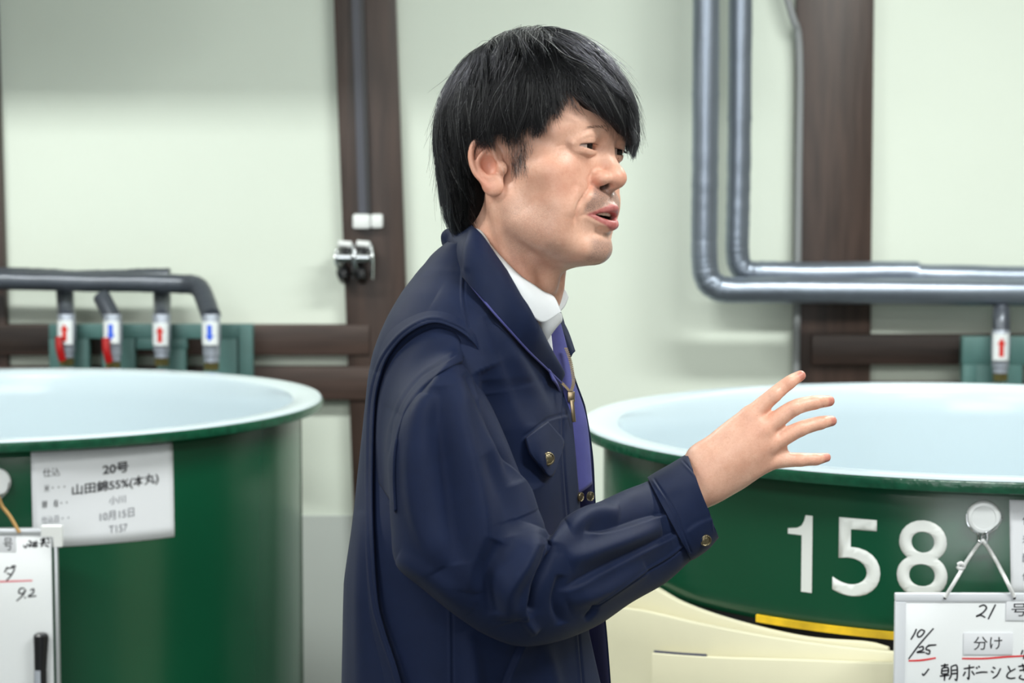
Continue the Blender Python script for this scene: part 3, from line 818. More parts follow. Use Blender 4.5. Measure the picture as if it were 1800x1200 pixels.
def surface_nets(f, axes, B=8):
    """sparse surface nets on a rectilinear grid; f(points, cull) -> distance."""
    axes = [np.asarray(a, float) for a in axes]
    axes = [np.append(a, a[-1] + (a[-1] - a[-2]) * np.arange(1, (-(len(a) - 1)) % B + 1)) for a in axes]
    nb = [(len(a) - 1) // B for a in axes]
    n = [len(a) for a in axes]
    Q = 5                                                # first keep only the large cells that the surface may cross
    sI, sJ, sK = [g.ravel() for g in np.meshgrid(*[np.arange(-(-m // Q)) for m in nb], indexing='ij')]
    e = [(axes[d][np.minimum(i * Q, nb[d]) * B], axes[d][np.minimum(i * Q + Q, nb[d]) * B]) for d, i in enumerate((sI, sJ, sK))]
    sc = np.stack([(a + b) / 2 for a, b in e], 1); sh_ = 0.5 * np.linalg.norm(np.stack([b - a for a, b in e], 1), axis=1)
    ok = np.abs(f(sc, False)) < sh_ * 1.5 + 3
    o3 = np.stack(np.meshgrid(*[np.arange(Q)] * 3, indexing='ij'), -1).reshape(-1, 3)
    c3 = (np.stack([sI, sJ, sK], 1)[ok][:, None] * Q + o3[None]).reshape(-1, 3)
    c3 = c3[(c3 < np.array(nb)).all(1)]
    I, J, K = c3.T
    ctr = np.stack([(axes[d][i * B] + axes[d][i * B + B]) / 2 for d, i in enumerate((I, J, K))], 1)
    hd = 0.5 * np.linalg.norm(np.stack([axes[d][i * B + B] - axes[d][i * B] for d, i in enumerate((I, J, K))], 1), axis=1)
    dv = f(ctr, False)
    act = np.abs(dv) < hd * 1.5 + 3
    I, J, K = I[act], J[act], K[act]
    mo = np.zeros(len(I), np.int64)                      # neighbours together: most shapes can then be skipped
    for b_ in range(10):
        for ax_, v_ in enumerate((I, J, K)): mo |= ((v_.astype(np.int64) >> b_) & 1) << (3 * b_ + ax_)
    so = np.argsort(mo); I, J, K = I[so], J[so], K[so]
    r = np.arange(B + 1)
    gx = (I[:, None] * B + r)[:, :, None, None]; gy = (J[:, None] * B + r)[:, None, :, None]; gz = (K[:, None] * B + r)[:, None, None, :]
    sh = (len(I), B + 1, B + 1, B + 1)
    pts = np.stack([np.broadcast_to(axes[0][gx], sh), np.broadcast_to(axes[1][gy], sh), np.broadcast_to(axes[2][gz], sh)], -1).reshape(-1, 3)
    V = np.empty(len(pts))
    CH = 32 * (B + 1) ** 3
    for a in range(0, len(pts), CH):
        V[a:a + CH] = f(pts[a:a + CH], True)
    V = V.reshape(sh); PT = pts.reshape(sh + (3,))
    neg = V < 0
    c = [neg[:, i:B + i, j:B + j, k:B + k] for i in (0, 1) for j in (0, 1) for k in (0, 1)]
    tot = sum(x.astype(np.int8) for x in c)
    cell = (tot > 0) & (tot < 8)
    b, ci, cj, ck = np.nonzero(cell)
    acc = np.zeros((len(b), 3)); cnt = np.zeros(len(b))
    off = [(i, j, k) for i in (0, 1) for j in (0, 1) for k in (0, 1)]
    for u in range(8):
        for w in range(u + 1, 8):
            if sum(abs(x - y) for x, y in zip(off[u], off[w])) != 1: continue
            o1, o2 = off[u], off[w]
            va = V[b, ci + o1[0], cj + o1[1], ck + o1[2]]; vb = V[b, ci + o2[0], cj + o2[1], ck + o2[2]]
            m = (va < 0) != (vb < 0)
            t = np.where(m, va / np.where(m, va - vb, 1), 0)[:, None]
            pa = PT[b, ci + o1[0], cj + o1[1], ck + o1[2]]; pb = PT[b, ci + o2[0], cj + o2[1], ck + o2[2]]
            acc += np.where(m[:, None], pa + (pb - pa) * t, 0); cnt += m
    verts = acc / cnt[:, None]
    X, Y, Zi = I[b] * B + ci, J[b] * B + cj, K[b] * B + ck
    key = (X.astype(np.int64) * n[1] + Y) * n[2] + Zi
    order = np.argsort(key); skey = key[order]
    def find(x, y, z):
        k = (x.astype(np.int64) * n[1] + y) * n[2] + z
        i = np.minimum(np.searchsorted(skey, k), len(skey) - 1)
        return np.where(skey[i] == k, order[i], -1)
    faces = []
    for ax in range(3):
        e = [slice(None), slice(0, B), slice(0, B), slice(0, B)]
        e2 = list(e); e2[ax + 1] = slice(1, B + 1)
        A_, B_ = neg[tuple(e)], neg[tuple(e2)]
        bb, i, j, k = np.nonzero(A_ != B_)
        flip = A_[bb, i, j, k]
        g = np.stack([I[bb] * B + i, J[bb] * B + j, K[bb] * B + k], 1)
        a1, a2 = (ax + 1) % 3, (ax + 2) % 3
        q = []
        for d1, d2 in ((0, 0), (1, 0), (1, 1), (0, 1)):
            h = g.copy(); h[:, a1] -= d1; h[:, a2] -= d2
            q.append(find(h[:, 0], h[:, 1], h[:, 2]))
        q = np.stack(q, 1)
        ok = np.all(q >= 0, axis=1)
        q, flip = q[ok], flip[ok]
        q[~flip] = q[~flip][:, ::-1]
        faces.append(q)
    return verts, np.vstack(faces)

def relax(V, F, it=2, lam=0.5, w=None):
    """Laplacian smoothing of a quad mesh."""
    e = np.vstack([F[:, [0, 1]], F[:, [1, 2]], F[:, [2, 3]], F[:, [3, 0]]])
    e = np.unique(np.sort(e, axis=1), axis=0)
    deg = np.bincount(e.ravel(), minlength=len(V))[:, None] + 1e-9
    for _ in range(it):
        s = np.zeros_like(V)
        for d in range(3):
            s[:, d] = np.bincount(e[:, 0], V[e[:, 1], d], len(V)) + np.bincount(e[:, 1], V[e[:, 0], d], len(V))
        dl = lam * (s / deg - V)
        V = V + (dl if w is None else dl * w[:, None])
    return V
def sstep(a, b, x):
    t = np.clip((x - a) / (b - a), 0, 1); return t * t * (3 - 2 * t)
BODY_ST = 1.3
# ================================================================ the man's head (millimetres, x forward, y left, z up)
EYE = np.array([71.0, 30.0, 20.0]); ER = 12.3
HD = Sculpt()
HD.ell((-8, 0, 46), (93, 74, 84), 1)                                  # skull
HD.ell((26, 0, 48), (61, 62, 62), 20)                                 # forehead
HD.ell((31, 0, -14), (49.5, 58, 72), 22)                                # face core
HD.ell((44, 42, -4), (28, 24, 21), 16)                                # cheekbone
HD.ell((54, 31, -28), (22, 25, 29), 14)
HD.ell((44, 36, -50), (24, 19, 25), 14)                               # cheek
HD.chain([(4, 52, -34), (10, 50, -52), (42, 38, -70), (68, 16, -78), (74, 0, -79)], [16, 15, 14, 13, 13], 22)    # jaw
HD.ell((72, 0, -76), (12.5, 19, 13), 10)                              # chin
HD.chain([(79, 9, 37), (73, 32, 39), (57, 50, 34)], [9, 9, 7], 16)    # brow
HD.ell((73, 0, -42), (20, 27, 24), 14)                                # mouth mound
HD.ell((92, 28, 19), (14, 18, 10), 11, 's')                           # eye socket
HD.chain([(79.5, 0, 28), (85.5, 0, 12), (92, 0, -2)], [6.5, 7.0, 8.5], 10)  # nose bridge
HD.ell((95.5, 0, -9), (10.5, 11.5, 10), 6)                             # nose tip
HD.ell((85.5, 14.4, -10.5), (11, 7, 7.6), 5)                          # nose wing
HD.chain([(97.5, 0, -13.5), (88.0, 0, -20)], [4.2, 4.5], 4)              # columella
HD.ell((88.8, 9.2, -19.0), (7.5, 4.6, 5.0), 1.2, 's', (0, -18, -12))  # nostril
NF = (0.8, 0.6, 0)
HD.groove([(78, 19, -4), (77, 22.5, -11), (77, 21, -20)], 1.5, 2.2, NF)                          # groove round the wing
# lids: a shell over the eyeball with an almond opening
def lid(p):
    return np.linalg.norm(p - EYE, axis=1) - (ER + 2.0)
HD.custom(EYE - 14.5, EYE + 14.5, lid, 5)
HD.chain([(79, 15, 27), (82.5, 25, 30), (80, 36, 29), (72, 46, 22)], [3.0, 4.4, 4.6, 3.4], 6, 'u', 10)        # hooded upper lid
HD.chain([(80.5, 18, 15.2), (81.5, 28, 13.2), (77, 38, 14), (72, 44, 16)], [1.8, 2.5, 2.3, 1.6], 4, 'u', 10)            # bag below the eye
def almond(p):
    y = p[:, 1] - 29.0; z = p[:, 2] - 19.2
    t = np.clip(y / 15.2, -1, 1)
    up = 4.0 * np.sqrt(np.maximum(1 - t * t, 0)) * (0.88 - 0.32 * t) + 0.02 * y   # fuller towards the nose
    lo = -2.2 * (1 - t * t) + 0.06 * y
    d = np.maximum(z - up, lo - z)
    d = np.maximum(d, np.abs(y) - 15.2)
    return np.maximum(d, 62 - p[:, 0]) 
HD.custom((62, 12, 8), (90, 48, 30), almond, 0.9, 's')
HD.groove([(80, 17, 11.5), (80, 28, 8.8), (76, 42, 11.5)], 1.2, 1.3, NF, edge=0.3)                        # crease under the bag
HD.groove([(78, 15, 25.5), (80, 23, 28.5), (79, 33, 27.5), (72, 44, 22)], 0.9, 0.9, NF)              # lid fold
HD.groove([(67, 46, 20), (62, 52, 19), (57, 58, 15)], 0.6, 0.8, (0.5, 0.85, 0))                     # crow's feet
HD.groove([(66, 46, 17), (61, 52, 12), (57, 57, 5)], 0.6, 0.8, (0.5, 0.85, 0))
HD.groove([(68, 44, 14), (63, 50, 7), (59, 54, -2)], 0.5, 0.8, (0.5, 0.85, 0))
# smile: cheek pushed up, fold from nose wing past the mouth corner
HD.groove([(70, 34, -20), (71, 40, -34), (67, 42.5, -52)], -2.4, 6, NF)
HD.groove([(80, 20.5, -15), (77, 29, -25), (72, 36.5, -37), (70, 37.5, -48), (69, 36, -56)], 3.2, 1.7, NF, edge=-0.35)
HD.ell((76.5, 16, -31), (11, 15.5, 11.5), 5)                                                              # upper lip pad
# lips and open mouth
HD.chain([(72, 30.5, -46.3), (82.5, 18, -42.6), (89.5, 8.5, -39.4), (92.3, 2.8, -38.4), (92.1, 0, -39.0)], [1.6, 2.9, 3.9, 4.2, 4.2], 3.5, 'u', 14)
HD.chain([(72, 30.5, -47), (81, 19, -50.8), (87.5, 10.5, -54), (90, 0, -55.5)], [1.6, 3.8, 5.4, 6.2], 3.5, 'u', 14)
def mouth(p):
    y = np.abs(p[:, 1]); t = np.clip(y / 19.5, 0, 1)
    h = 3.6 * (1 - t * t) ** 0.8 + 0.25
    zc = -47 + 0.8 * t * t
    d = np.abs(p[:, 2] - zc) - h
    d = np.maximum(d, y - 24)
    return np.maximum(d, 66 - 0.28 * y - p[:, 0])
HD.custom((60, -1, -55), (110, 25, -41), mouth, 2.0, 's')
HD.groove([(80, 25, -46.7), (76, 29, -47.2), (72, 33, -49.0)], 0.9, 1.2, NF)                          # corner
HD.groove([(88, 14, -63.5), (88, 7, -65), (88, 0, -65.5), (88, -7, -65)], 1.2, 4.5, (1, 0, 0), taper=False)   # chin groove
HD.groove([(96, 0, -27), (98, 0, -36)], 1.0, 2.2, (1, 0, 0))                                        # philtrum
# ears
EC = np.array([-7, 76, 4.0])
ER3 = (0, -12, -22)
Re = rotm(*ER3)             # the ear leans back and stands off the head
def ep(a, b, c):            # ear frame: a forward, b outward, c up
    return tuple(EC + Re @ np.array([a * 0.88 + 0.5, b, c * 0.88 - 3.5]))
HD.ell(ep(0, -1.5, 0), (15, 4.0, 26), 4, 'u', ER3)
helix = [ep(10, 1, 4), ep(8, 3, 17), ep(4, 4, 25), ep(-5, 4.6, 29), ep(-13, 5, 23), ep(-17, 5, 10), ep(-15.5, 4.4, -5), ep(-10, 3.4, -16), ep(-6, 2, -23)]
HD.ell(ep(1, 5.0, -2), (9.5, 9.0, 12), 1.2, 's', ER3)                   # concha
HD.ell(ep(-2, 6, 17), (9, 6.2, 9), 1.5, 's', (0, -40, -22))            # hollow under the helix
HD.chain([ep(6, 1, 20), ep(-9.5, 2.2, 8), ep(-10, 2.4, -4), ep(-3, 3, -14), ep(4, 3, -15)], [1.6, 2.6, 2.7, 2.9, 2.4], 2.0, 'u', 14)    # antihelix
HD.chain(helix, [2.2, 2.5, 2.8, 3.0, 3.1, 3.1, 3.0, 2.8, 2.6], 2.0, 'u', 26)
HD.ell(ep(14.5, 1.0, -7), (5.5, 4, 7), 3, 'u', (0, -10, -10))         # tragus
HD.ell(ep(3.5, 5.5, -3), (6.0, 6.5, 8), 1.0, 's', ER3)                   # ear hole
HD.ell(ep(1, 1.5, -24), (10.5, 4.6, 10.5), 4, 'u', ER3)               # lobe
# neck (in the head's frame at its top, runs down and back)
NECK = [(-20, 0, -40), (-30, 0, -92), (-46, 0, -150), (-58, 0, -200)]
def neck_parts(SC):
    SC.chain(NECK, [50, 51, 54, 62], 20)
    SC.chain([(-8, 56, -26), (0, 45, -70), (12, 27, -115), (8, 14, -150)], [8, 9, 9, 7], 14, 'u', 10)  # neck muscle
    SC.ell((20, 0, -110), (9, 11, 13), 16)                                                             # larynx
    SC.ell((32, 0, -82), (34, 30, 14), 18)                                                             # under the chin
neck_parts(HD)

HEAD_C = PV(938, 303, 2.02)
def head_matrix(yaw=58, pitch=2, roll=5):
    a = radians(yaw)
    f = Vector((sin(a), -cos(a), 0)); l = Vector((cos(a), sin(a), 0)); u = Vector((0, 0, 1))
    M = Matrix((f, l, u)).transposed()
    M = M @ Matrix.Rotation(radians(-pitch), 3, 'Y') @ Matrix.Rotation(radians(-roll), 3, 'X')
    return M
HM = head_matrix()
HS = 0.001
def head_world(v):
    return (np.asarray(v, float) * HS) @ np.array(HM).T + np.array(HEAD_C)
# ---------------------------------------------------------------- skin: its own colour regions, plus shade painted into mouth, nostrils and ear hollow
def skin_masks(v):
    """v in head millimetres -> lip, stubble, red, inner (painted dark of the hollows)"""
    x, y, z = v[:, 0], np.abs(v[:, 1]), v[:, 2]
    yk = [0, 3, 8, 18, 25, 30]
    up = np.interp(y, yk, [-35.2, -34.4, -35.6, -40.0, -44.0, -46.3])
    lo = np.interp(y, yk, [-61.4, -61.0, -59.0, -54.0, -49.4, -47.3])
    lip = sstep(-0.6, 0.9, np.minimum(up - z, z - lo)) * sstep(64, 68, x) * (1 - sstep(26.0, 30, y))
    fold = np.interp(-z, [15, 25, 37, 48, 56], [19.5, 27, 33, 34, 32])
    mous = sstep(0, 4, fold - y) * sstep(-17, -22, z) * sstep(-47, -42, z) * sstep(60, 68, x)
    chin = sstep(27, 15, y) * sstep(-66, -74, z) * sstep(38, 52, x) * sstep(-100, -86, z)
    goat = sstep(7, 4, y) * sstep(-62, -64, z) * sstep(60, 68, x) * 0.5
    jaw = sstep(-26, -44, z) * sstep(72, 50, x) * sstep(-2, 8, x) * 0.42 * sstep(-112, -90, z)
    stub = np.maximum(np.maximum(mous * 0.95, chin * 0.8), np.maximum(jaw, goat)) * (1 - lip)
    g = lambda c, r: np.exp(-(((x - c[0]) ** 2 + (y - c[1]) ** 2 + (z - c[2]) ** 2) / r ** 2))
    red = np.clip(0.8 * g((96, 0, -10), 13) + 0.7 * g((84, 18, -16), 8) + 0.45 * g((62, 46, -12), 24) + 0.75 * g((-8, 84, -22), 15) + 0.5 * g((-14, 84, 12), 22) + 0.7 * g((-6, 76, 0), 9) + 0.4 * g((10, 40, -100), 26) + 0.35 * g((72, 30, 24), 9), 0, 1)  # redness; the ear hollow term also darkens it in place of shade
    th = np.degrees(np.arctan2(-v[:, 1], x))
    inner = sstep(24, 20, y) * sstep(87 - 0.012 * y * y, 82 - 0.012 * y * y, x) * sstep(56, 60, x) * sstep(-58, -54, z) * sstep(-38, -41, z)  # mouth: its own dark red, deepened to stand for the cavity's shade
    nos = sstep(1.12, 0.85, np.sqrt(((x - 87.6) / 7.2) ** 2 + ((y - 8.6) / 4.6) ** 2 + ((z + 18.0) / 4.6) ** 2))  # nostril hollow darkened in the colour to stand for its shade
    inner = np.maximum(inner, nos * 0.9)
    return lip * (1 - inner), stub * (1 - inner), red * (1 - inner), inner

def skin_material():
    m = bpy.data.materials.new('skin'); m.use_nodes = True
    nt = m.node_tree; N = nt.nodes; L = nt.links
    b = N['Principled BSDF']
    at = N.new('ShaderNodeAttribute'); at.attribute_name = 'mask'
    sp = N.new('ShaderNodeSeparateColor'); L.new(at.outputs['Color'], sp.inputs[0])
    tc = N.new('ShaderNodeTexCoord')
    def noise(scale, det=3, rough=0.5):
        n = N.new('ShaderNodeTexNoise'); n.inputs['Scale'].default_value = scale; n.inputs['Detail'].default_value = det; n.inputs['Roughness'].default_value = rough
        L.new(tc.outputs['Object'], n.inputs[0]); return n.outputs[0]
    def mix(f, a, c):
        x = N.new('ShaderNodeMix'); x.data_type = 'RGBA'
        if isinstance(f, float): x.inputs[0].default_value = f
        else: L.new(f, x.inputs[0])
        for k, q in ((6, a), (7, c)):
            if isinstance(q, tuple): x.inputs[k].default_value = q
            else: L.new(q, x.inputs[k])
        return x.outputs[2]
    def mth(op, a, c=0.5, cl=False):
        x = N.new('ShaderNodeMath'); x.operation = op; x.use_clamp = cl
        for k, q in ((0, a), (1, c)):
            if isinstance(q, (int, float)): x.inputs[k].default_value = q
            else: L.new(q, x.inputs[k])
        return x.outputs[0]
    def ramp(f, p0, p1):
        r = N.new('ShaderNodeMapRange'); r.inputs[1].default_value = p0; r.inputs[2].default_value = p1
        L.new(f, r.inputs[0]); return r.outputs[0]
    base = mix(ramp(noise(45, 5, 0.65), 0.35, 0.68), srgb('#d9a58e'), srgb('#eabba4'))
    base = mix(mth('MULTIPLY', ramp(noise(420, 3), 0.5, 0.75), 0.35), base, srgb('#cf9279'))
    base = mix(mth('MULTIPLY', sp.outputs[2], 0.75), base, srgb('#d07f68'))
    spk = ramp(noise(1500, 2, 0.6), 0.44, 0.60)
    st = mth('MULTIPLY', sp.outputs[1], mth('ADD', mth('MULTIPLY', spk, 0.5), 0.42), True)
    base = mix(st, base, srgb('#6f5f5c'))
    lipc = mix(ramp(noise(160, 4), 0.35, 0.7), srgb('#a85b57'), srgb('#c27a77'))
    base = mix(sp.outputs[0], base, lipc)
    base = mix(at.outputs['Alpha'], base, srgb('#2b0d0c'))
    # little moles and freckles
    vo = N.new('ShaderNodeTexVoronoi'); vo.inputs['Scale'].default_value = 42; L.new(tc.outputs['Object'], vo.inputs[0])
    base = mix(mth('MULTIPLY', ramp(vo.outputs['Distance'], 0.045, 0.02), 0.7, True), base, srgb('#8a4b3c'))
    L.new(base, b.inputs['Base Color'])
    b.inputs['Subsurface Weight'].default_value = 0.10
    b.inputs['Subsurface Radius'].default_value = (1.0, 0.4, 0.25)
    b.inputs['Subsurface Scale'].default_value = 0.004
    L.new(mix(sp.outputs[0], mix(ramp(noise(60, 3), 0.3, 0.7), (0.34,) * 3 + (1,), (0.46,) * 3 + (1,)), (0.42,) * 3 + (1,)), b.inputs['Roughness'])
    b.inputs['Specular IOR Level'].default_value = 0.45
    bp = N.new('ShaderNodeBump'); bp.inputs['Strength'].default_value = 0.28; bp.inputs['Distance'].default_value = 0.0006
    L.new(mth('ADD', noise(700, 3), mth('MULTIPLY', noise(1800, 2), 0.5)), bp.inputs['Height']); L.new(bp.outputs[0], b.inputs['Normal'])
    return m
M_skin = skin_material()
def set_mask(me, *ch):
    n = len(me.vertices)
    c = np.ones((n, 4), np.float32)
    c[:, 3] = 0
    for i, a in enumerate(ch): c[:, i] = a
    at = me.color_attributes.new('mask', 'FLOAT_COLOR', 'POINT')
    at.data.foreach_set('color', c.ravel())

# ---------------------------------------------------------------- eyes
M_sclera = mat('eye_white', '#c8b4aa', 0.12, spec=0.5)
M_iris = mat('iris', '#1c120e', 0.06, spec=0.6)
def make_eyes(parent):
    g = Vector((sin(radians(64)), -cos(radians(64)), 0.03)).normalized()
    for s in (1, -1):
        c = head_world((EYE * (1, s, 1))[None])[0]
        bm = bmesh.new(); bmesh.ops.create_uvsphere(bm, u_segments=40, v_segments=24, radius=ER * HS)
        q = Vector((0, 0, 1)).rotation_difference(g)
        bmesh.ops.transform(bm, matrix=Matrix.Translation(c) @ q.to_matrix().to_4x4(), verts=bm.verts)
        e = bm_obj('eye', bm, M_sclera, parent, True)
        bm = bmesh.new()
        r = ER * HS + 0.00025
        lathe_bm(bm, [(r * sin(a), r * cos(a) + 0.0006 * (1 - (a / 0.5) ** 2)) for a in np.linspace(0.001, 0.55, 12)], 32, M=Matrix.Translation(c) @ q.to_matrix().to_4x4())
        bm_obj('iris', bm, M_iris, e, True)
M_teeth = mat('teeth', '#e6dcc6', 0.25)
def make_teeth(parent):
    # upper row: eight teeth along the dental arch, joined in one part
    bm = bmesh.new()
    for i in range(-4, 4):
        a = (i + 0.5) * 0.235
        c = np.array([58 + 26 * cos(a), 27 * sin(a), -42.0 + 0.6 * abs(a)])
        M = Matrix.Rotation(a, 3, 'Z')
        w = (6.4, 5.2, 5.6, 5.2)[abs(i) if i < 0 else i] if False else 6.0
        vs = add_box(bm, (0, 0, 0), (3.2, w, 8.5))
        for v in vs:
            k = 0.86 if v.co.z > 0 else 1.0
            co = M @ Vector((v.co.x, v.co.y * k, v.co.z))
            v.co = Vector(head_world((np.array(co) + c)[None])[0])
    bm_obj('teeth', bm, M_teeth, parent, True, 0.0012)
# ================================================================ body: one continuous skin from head to hands (world axes, mm about the head centre)
TF = np.array([sin(radians(68)), -cos(radians(68)), 0]); TL_ = np.array([cos(radians(68)), sin(radians(68)), 0])   # torso forward / left
HC = np.array(HEAD_C)
HMn = np.array(HM)
def rel(px, py, Y): return (P(px, py, Y) - HC) * 1000
HY = 2.06
HSC = HY / FPX * 1000
def hp(px, py, w=0.0): return rel(px, py, HY) + np.array([0, w, 0])
BD = Sculpt(sym=False)
# torso core, shoulders, arms (all under the clothes)
BD.ell(rel(836, 770, 2.06), (64, 125, 145), 10, 'u', (0, 0, -22))
BD.ell(rel(842, 1080, 2.05), (84, 125, 210), 60, 'u', (0, 0, -22))
NB = (np.array([-50, 0, -160]) @ HMn.T)
SR = rel(786, 715, 1.935); SL = rel(838, 700, 2.05) + TL_ * 125 - TF * 30
BD.chain([NB, NB + (SR - NB) * 0.55 + np.array([0, 0, 4]), SR], [38, 34, 34], 30)
BD.chain([NB, NB + (SL - NB) * 0.55 + np.array([0, 0, 4]), SL], [38, 34, 34], 30)
EL = rel(893, 1062, 1.875)
BD.chain([SR, (SR + EL) / 2, EL], [36, 38, 33], 16)
WR = hp(1205, 862, 0)
BD.chain([EL, EL + (WR - EL) * 0.3, EL + (WR - EL) * 0.75, WR], [30, 30, 22, 19], 10)
LE = SL + np.array([-10, 15, -285]); LW = LE + TF * 70 + np.array([0, 0, -235])
BD.chain([SL, LE], [43, 36], 20); BD.chain([LE, LW], [36, 24], 10)
# right hand, back towards the camera
FING = {
 'index': ([(1318, 731, 0), (1332, 719, 0), (1361, 694, 2), (1389, 673, 7), (1410, 662, 12)], [10.0, 9.3, 8.0, 7.0, 5.6]),
 'middle': ([(1340, 753, -4), (1362, 739, -3), (1396, 716, -2), (1434, 708, 5), (1461, 707, 13)], [10.4, 9.6, 8.4, 7.3, 5.8]),
 'ring': ([(1350, 781, -2), (1374, 770, -1), (1408, 753, 0), (1444, 744, 6), (1465, 742, 12)], [10.2, 9.2, 8.0, 7.0, 5.6]),
 'little': ([(1345, 814, 5), (1372, 810, 5), (1409, 809, 6), (1437, 809, 10), (1456, 807, 14)], [9.6, 8.4, 7.2, 6.3, 5.0]),
}
BD.chain([hp(1196, 866, -4), hp(1236, 812, 4)], [14, 16], 14)
BD.chain([hp(1190, 892, -4), hp(1252, 853, 6)], [15, 17], 14)
MET = {'index': [(1236, 806, 4), (1276, 768, 2), (1318, 731, 0)], 'middle': [(1240, 824, 0), (1290, 786, -3), (1340, 753, -4)],
       'ring': [(1244, 842, 0), (1298, 810, -3), (1350, 781, -2)], 'little': [(1250, 858, 6), (1300, 836, 4), (1345, 814, 5)]}
MR = {'index': [13.5, 12.5, 10.4], 'middle': [15, 13.5, 10.8], 'ring': [15, 13.5, 10.6], 'little': [13, 13, 10.6]}
for k in MET:
    BD.chain([hp(*q) for q in MET[k]], MR[k], 15, 'u', 8)
for q in ((1290, 800, 14), (1320, 790, 12), (1280, 830, 14)):
    BD.ell(hp(*q), (26, 13, 22), 12)
for k, (pts, r) in FING.items():
    BD.chain([hp(*q) for q in pts], r, 3.4 if k != 'little' else 3.0, 'u', 14)
    for j, (bul, fr) in enumerate(((1.0, 2), (0.5, 3))):
        q = pts[fr]; BD.ell(hp(q[0], q[1], q[2] - r[fr] * 0.55), (r[fr] * 0.8, r[fr] * 0.52, r[fr] * 0.8), 4)
# thumb, behind the palm
BD.chain([hp(1252, 815, 20), hp(1288, 786, 34), hp(1322, 764, 44), hp(1345, 756, 50)], [13, 12, 9.5, 7.5], 12, 'u', 10)
# webs
for q in ((1346, 733, 4), (1366, 757, 2), (1372, 790, 5)):
    BD.ell(hp(*q), (8, 5, 8), 6)
VW = (0, 1, 0)
for k, (pts, r) in FING.items():
    a, b, c, d, e = [np.array(hp(*q)) for q in pts]
    for J, A_, B_, rr, dp in ((c, b, d, r[2], 0.55), (d, c, e, r[3], 0.35)):
        t = (B_ - A_); t /= np.linalg.norm(t); w = np.array([-t[2], 0, t[0]])
        for o in (-2.4, 0.0, 2.4):
            m = J + t * o
            BD.groove([m - w * rr * 0.7 - t * 0.6, m + np.array([0, -rr, 0]), m + w * rr * 0.7 - t * 0.6], dp * (1.5 if o == 0 else 1.0), 1.0, VW, reach=14)
    # nail: a shallow step at the finger's end
    t = e - d; t /= np.linalg.norm(t); w = np.array([-t[2], 0, t[0]])
    m = e - t * 4.5
    BD.groove([m - w * 4.2 + t * 5, m - w * 3.6, m, m + w * 3.6, m + w * 4.2 + t * 5], 0.5, 0.7, VW, reach=12, taper=False)
# tendons and a vein over the back of the hand
for k in ('index', 'middle', 'ring', 'little'):
    q = MET[k]
    BD.groove([hp(q[0][0] + 18, q[0][1] - 12, -12), hp(*q[1]) + np.array([0, -12, 0]), hp(*q[2]) + np.array([0, -10, 0])], -0.9, 3.2, VW, reach=22)
BD.groove([hp(1262, 800), hp(1285, 782), hp(1312, 772), hp(1330, 768)], -0.6, 2.0, VW, reach=30)
BD.groove([hp(1262, 845), hp(1290, 826), hp(1322, 800)], -0.6, 2.0, VW, reach=30)
# left hand, hanging at the far side
LWv = LW
for i, (o, l, r) in enumerate(((-24, 62, 8), (-8, 72, 8.6), (9, 68, 8.2), (25, 54, 7.2))):
    b0 = LWv + TF * (-o) + np.array([0, 0, -80]); t = np.array([0.05, -0.05, -1.0])
    BD.chain([LWv + TF * (-o * 0.6), b0], [13, 11], 12)
    BD.chain([b0, b0 + t * l * 0.5, b0 + t * l + TL_ * -14], [r + 1, r, r - 2], 3)
BD.chain([LWv + TF * 14 + np.array([0, 0, -22]), LWv + TF * 40 + np.array([0, 0, -58]), LWv + TF * 42 + np.array([0, 0, -88])], [13, 11, 8], 8)

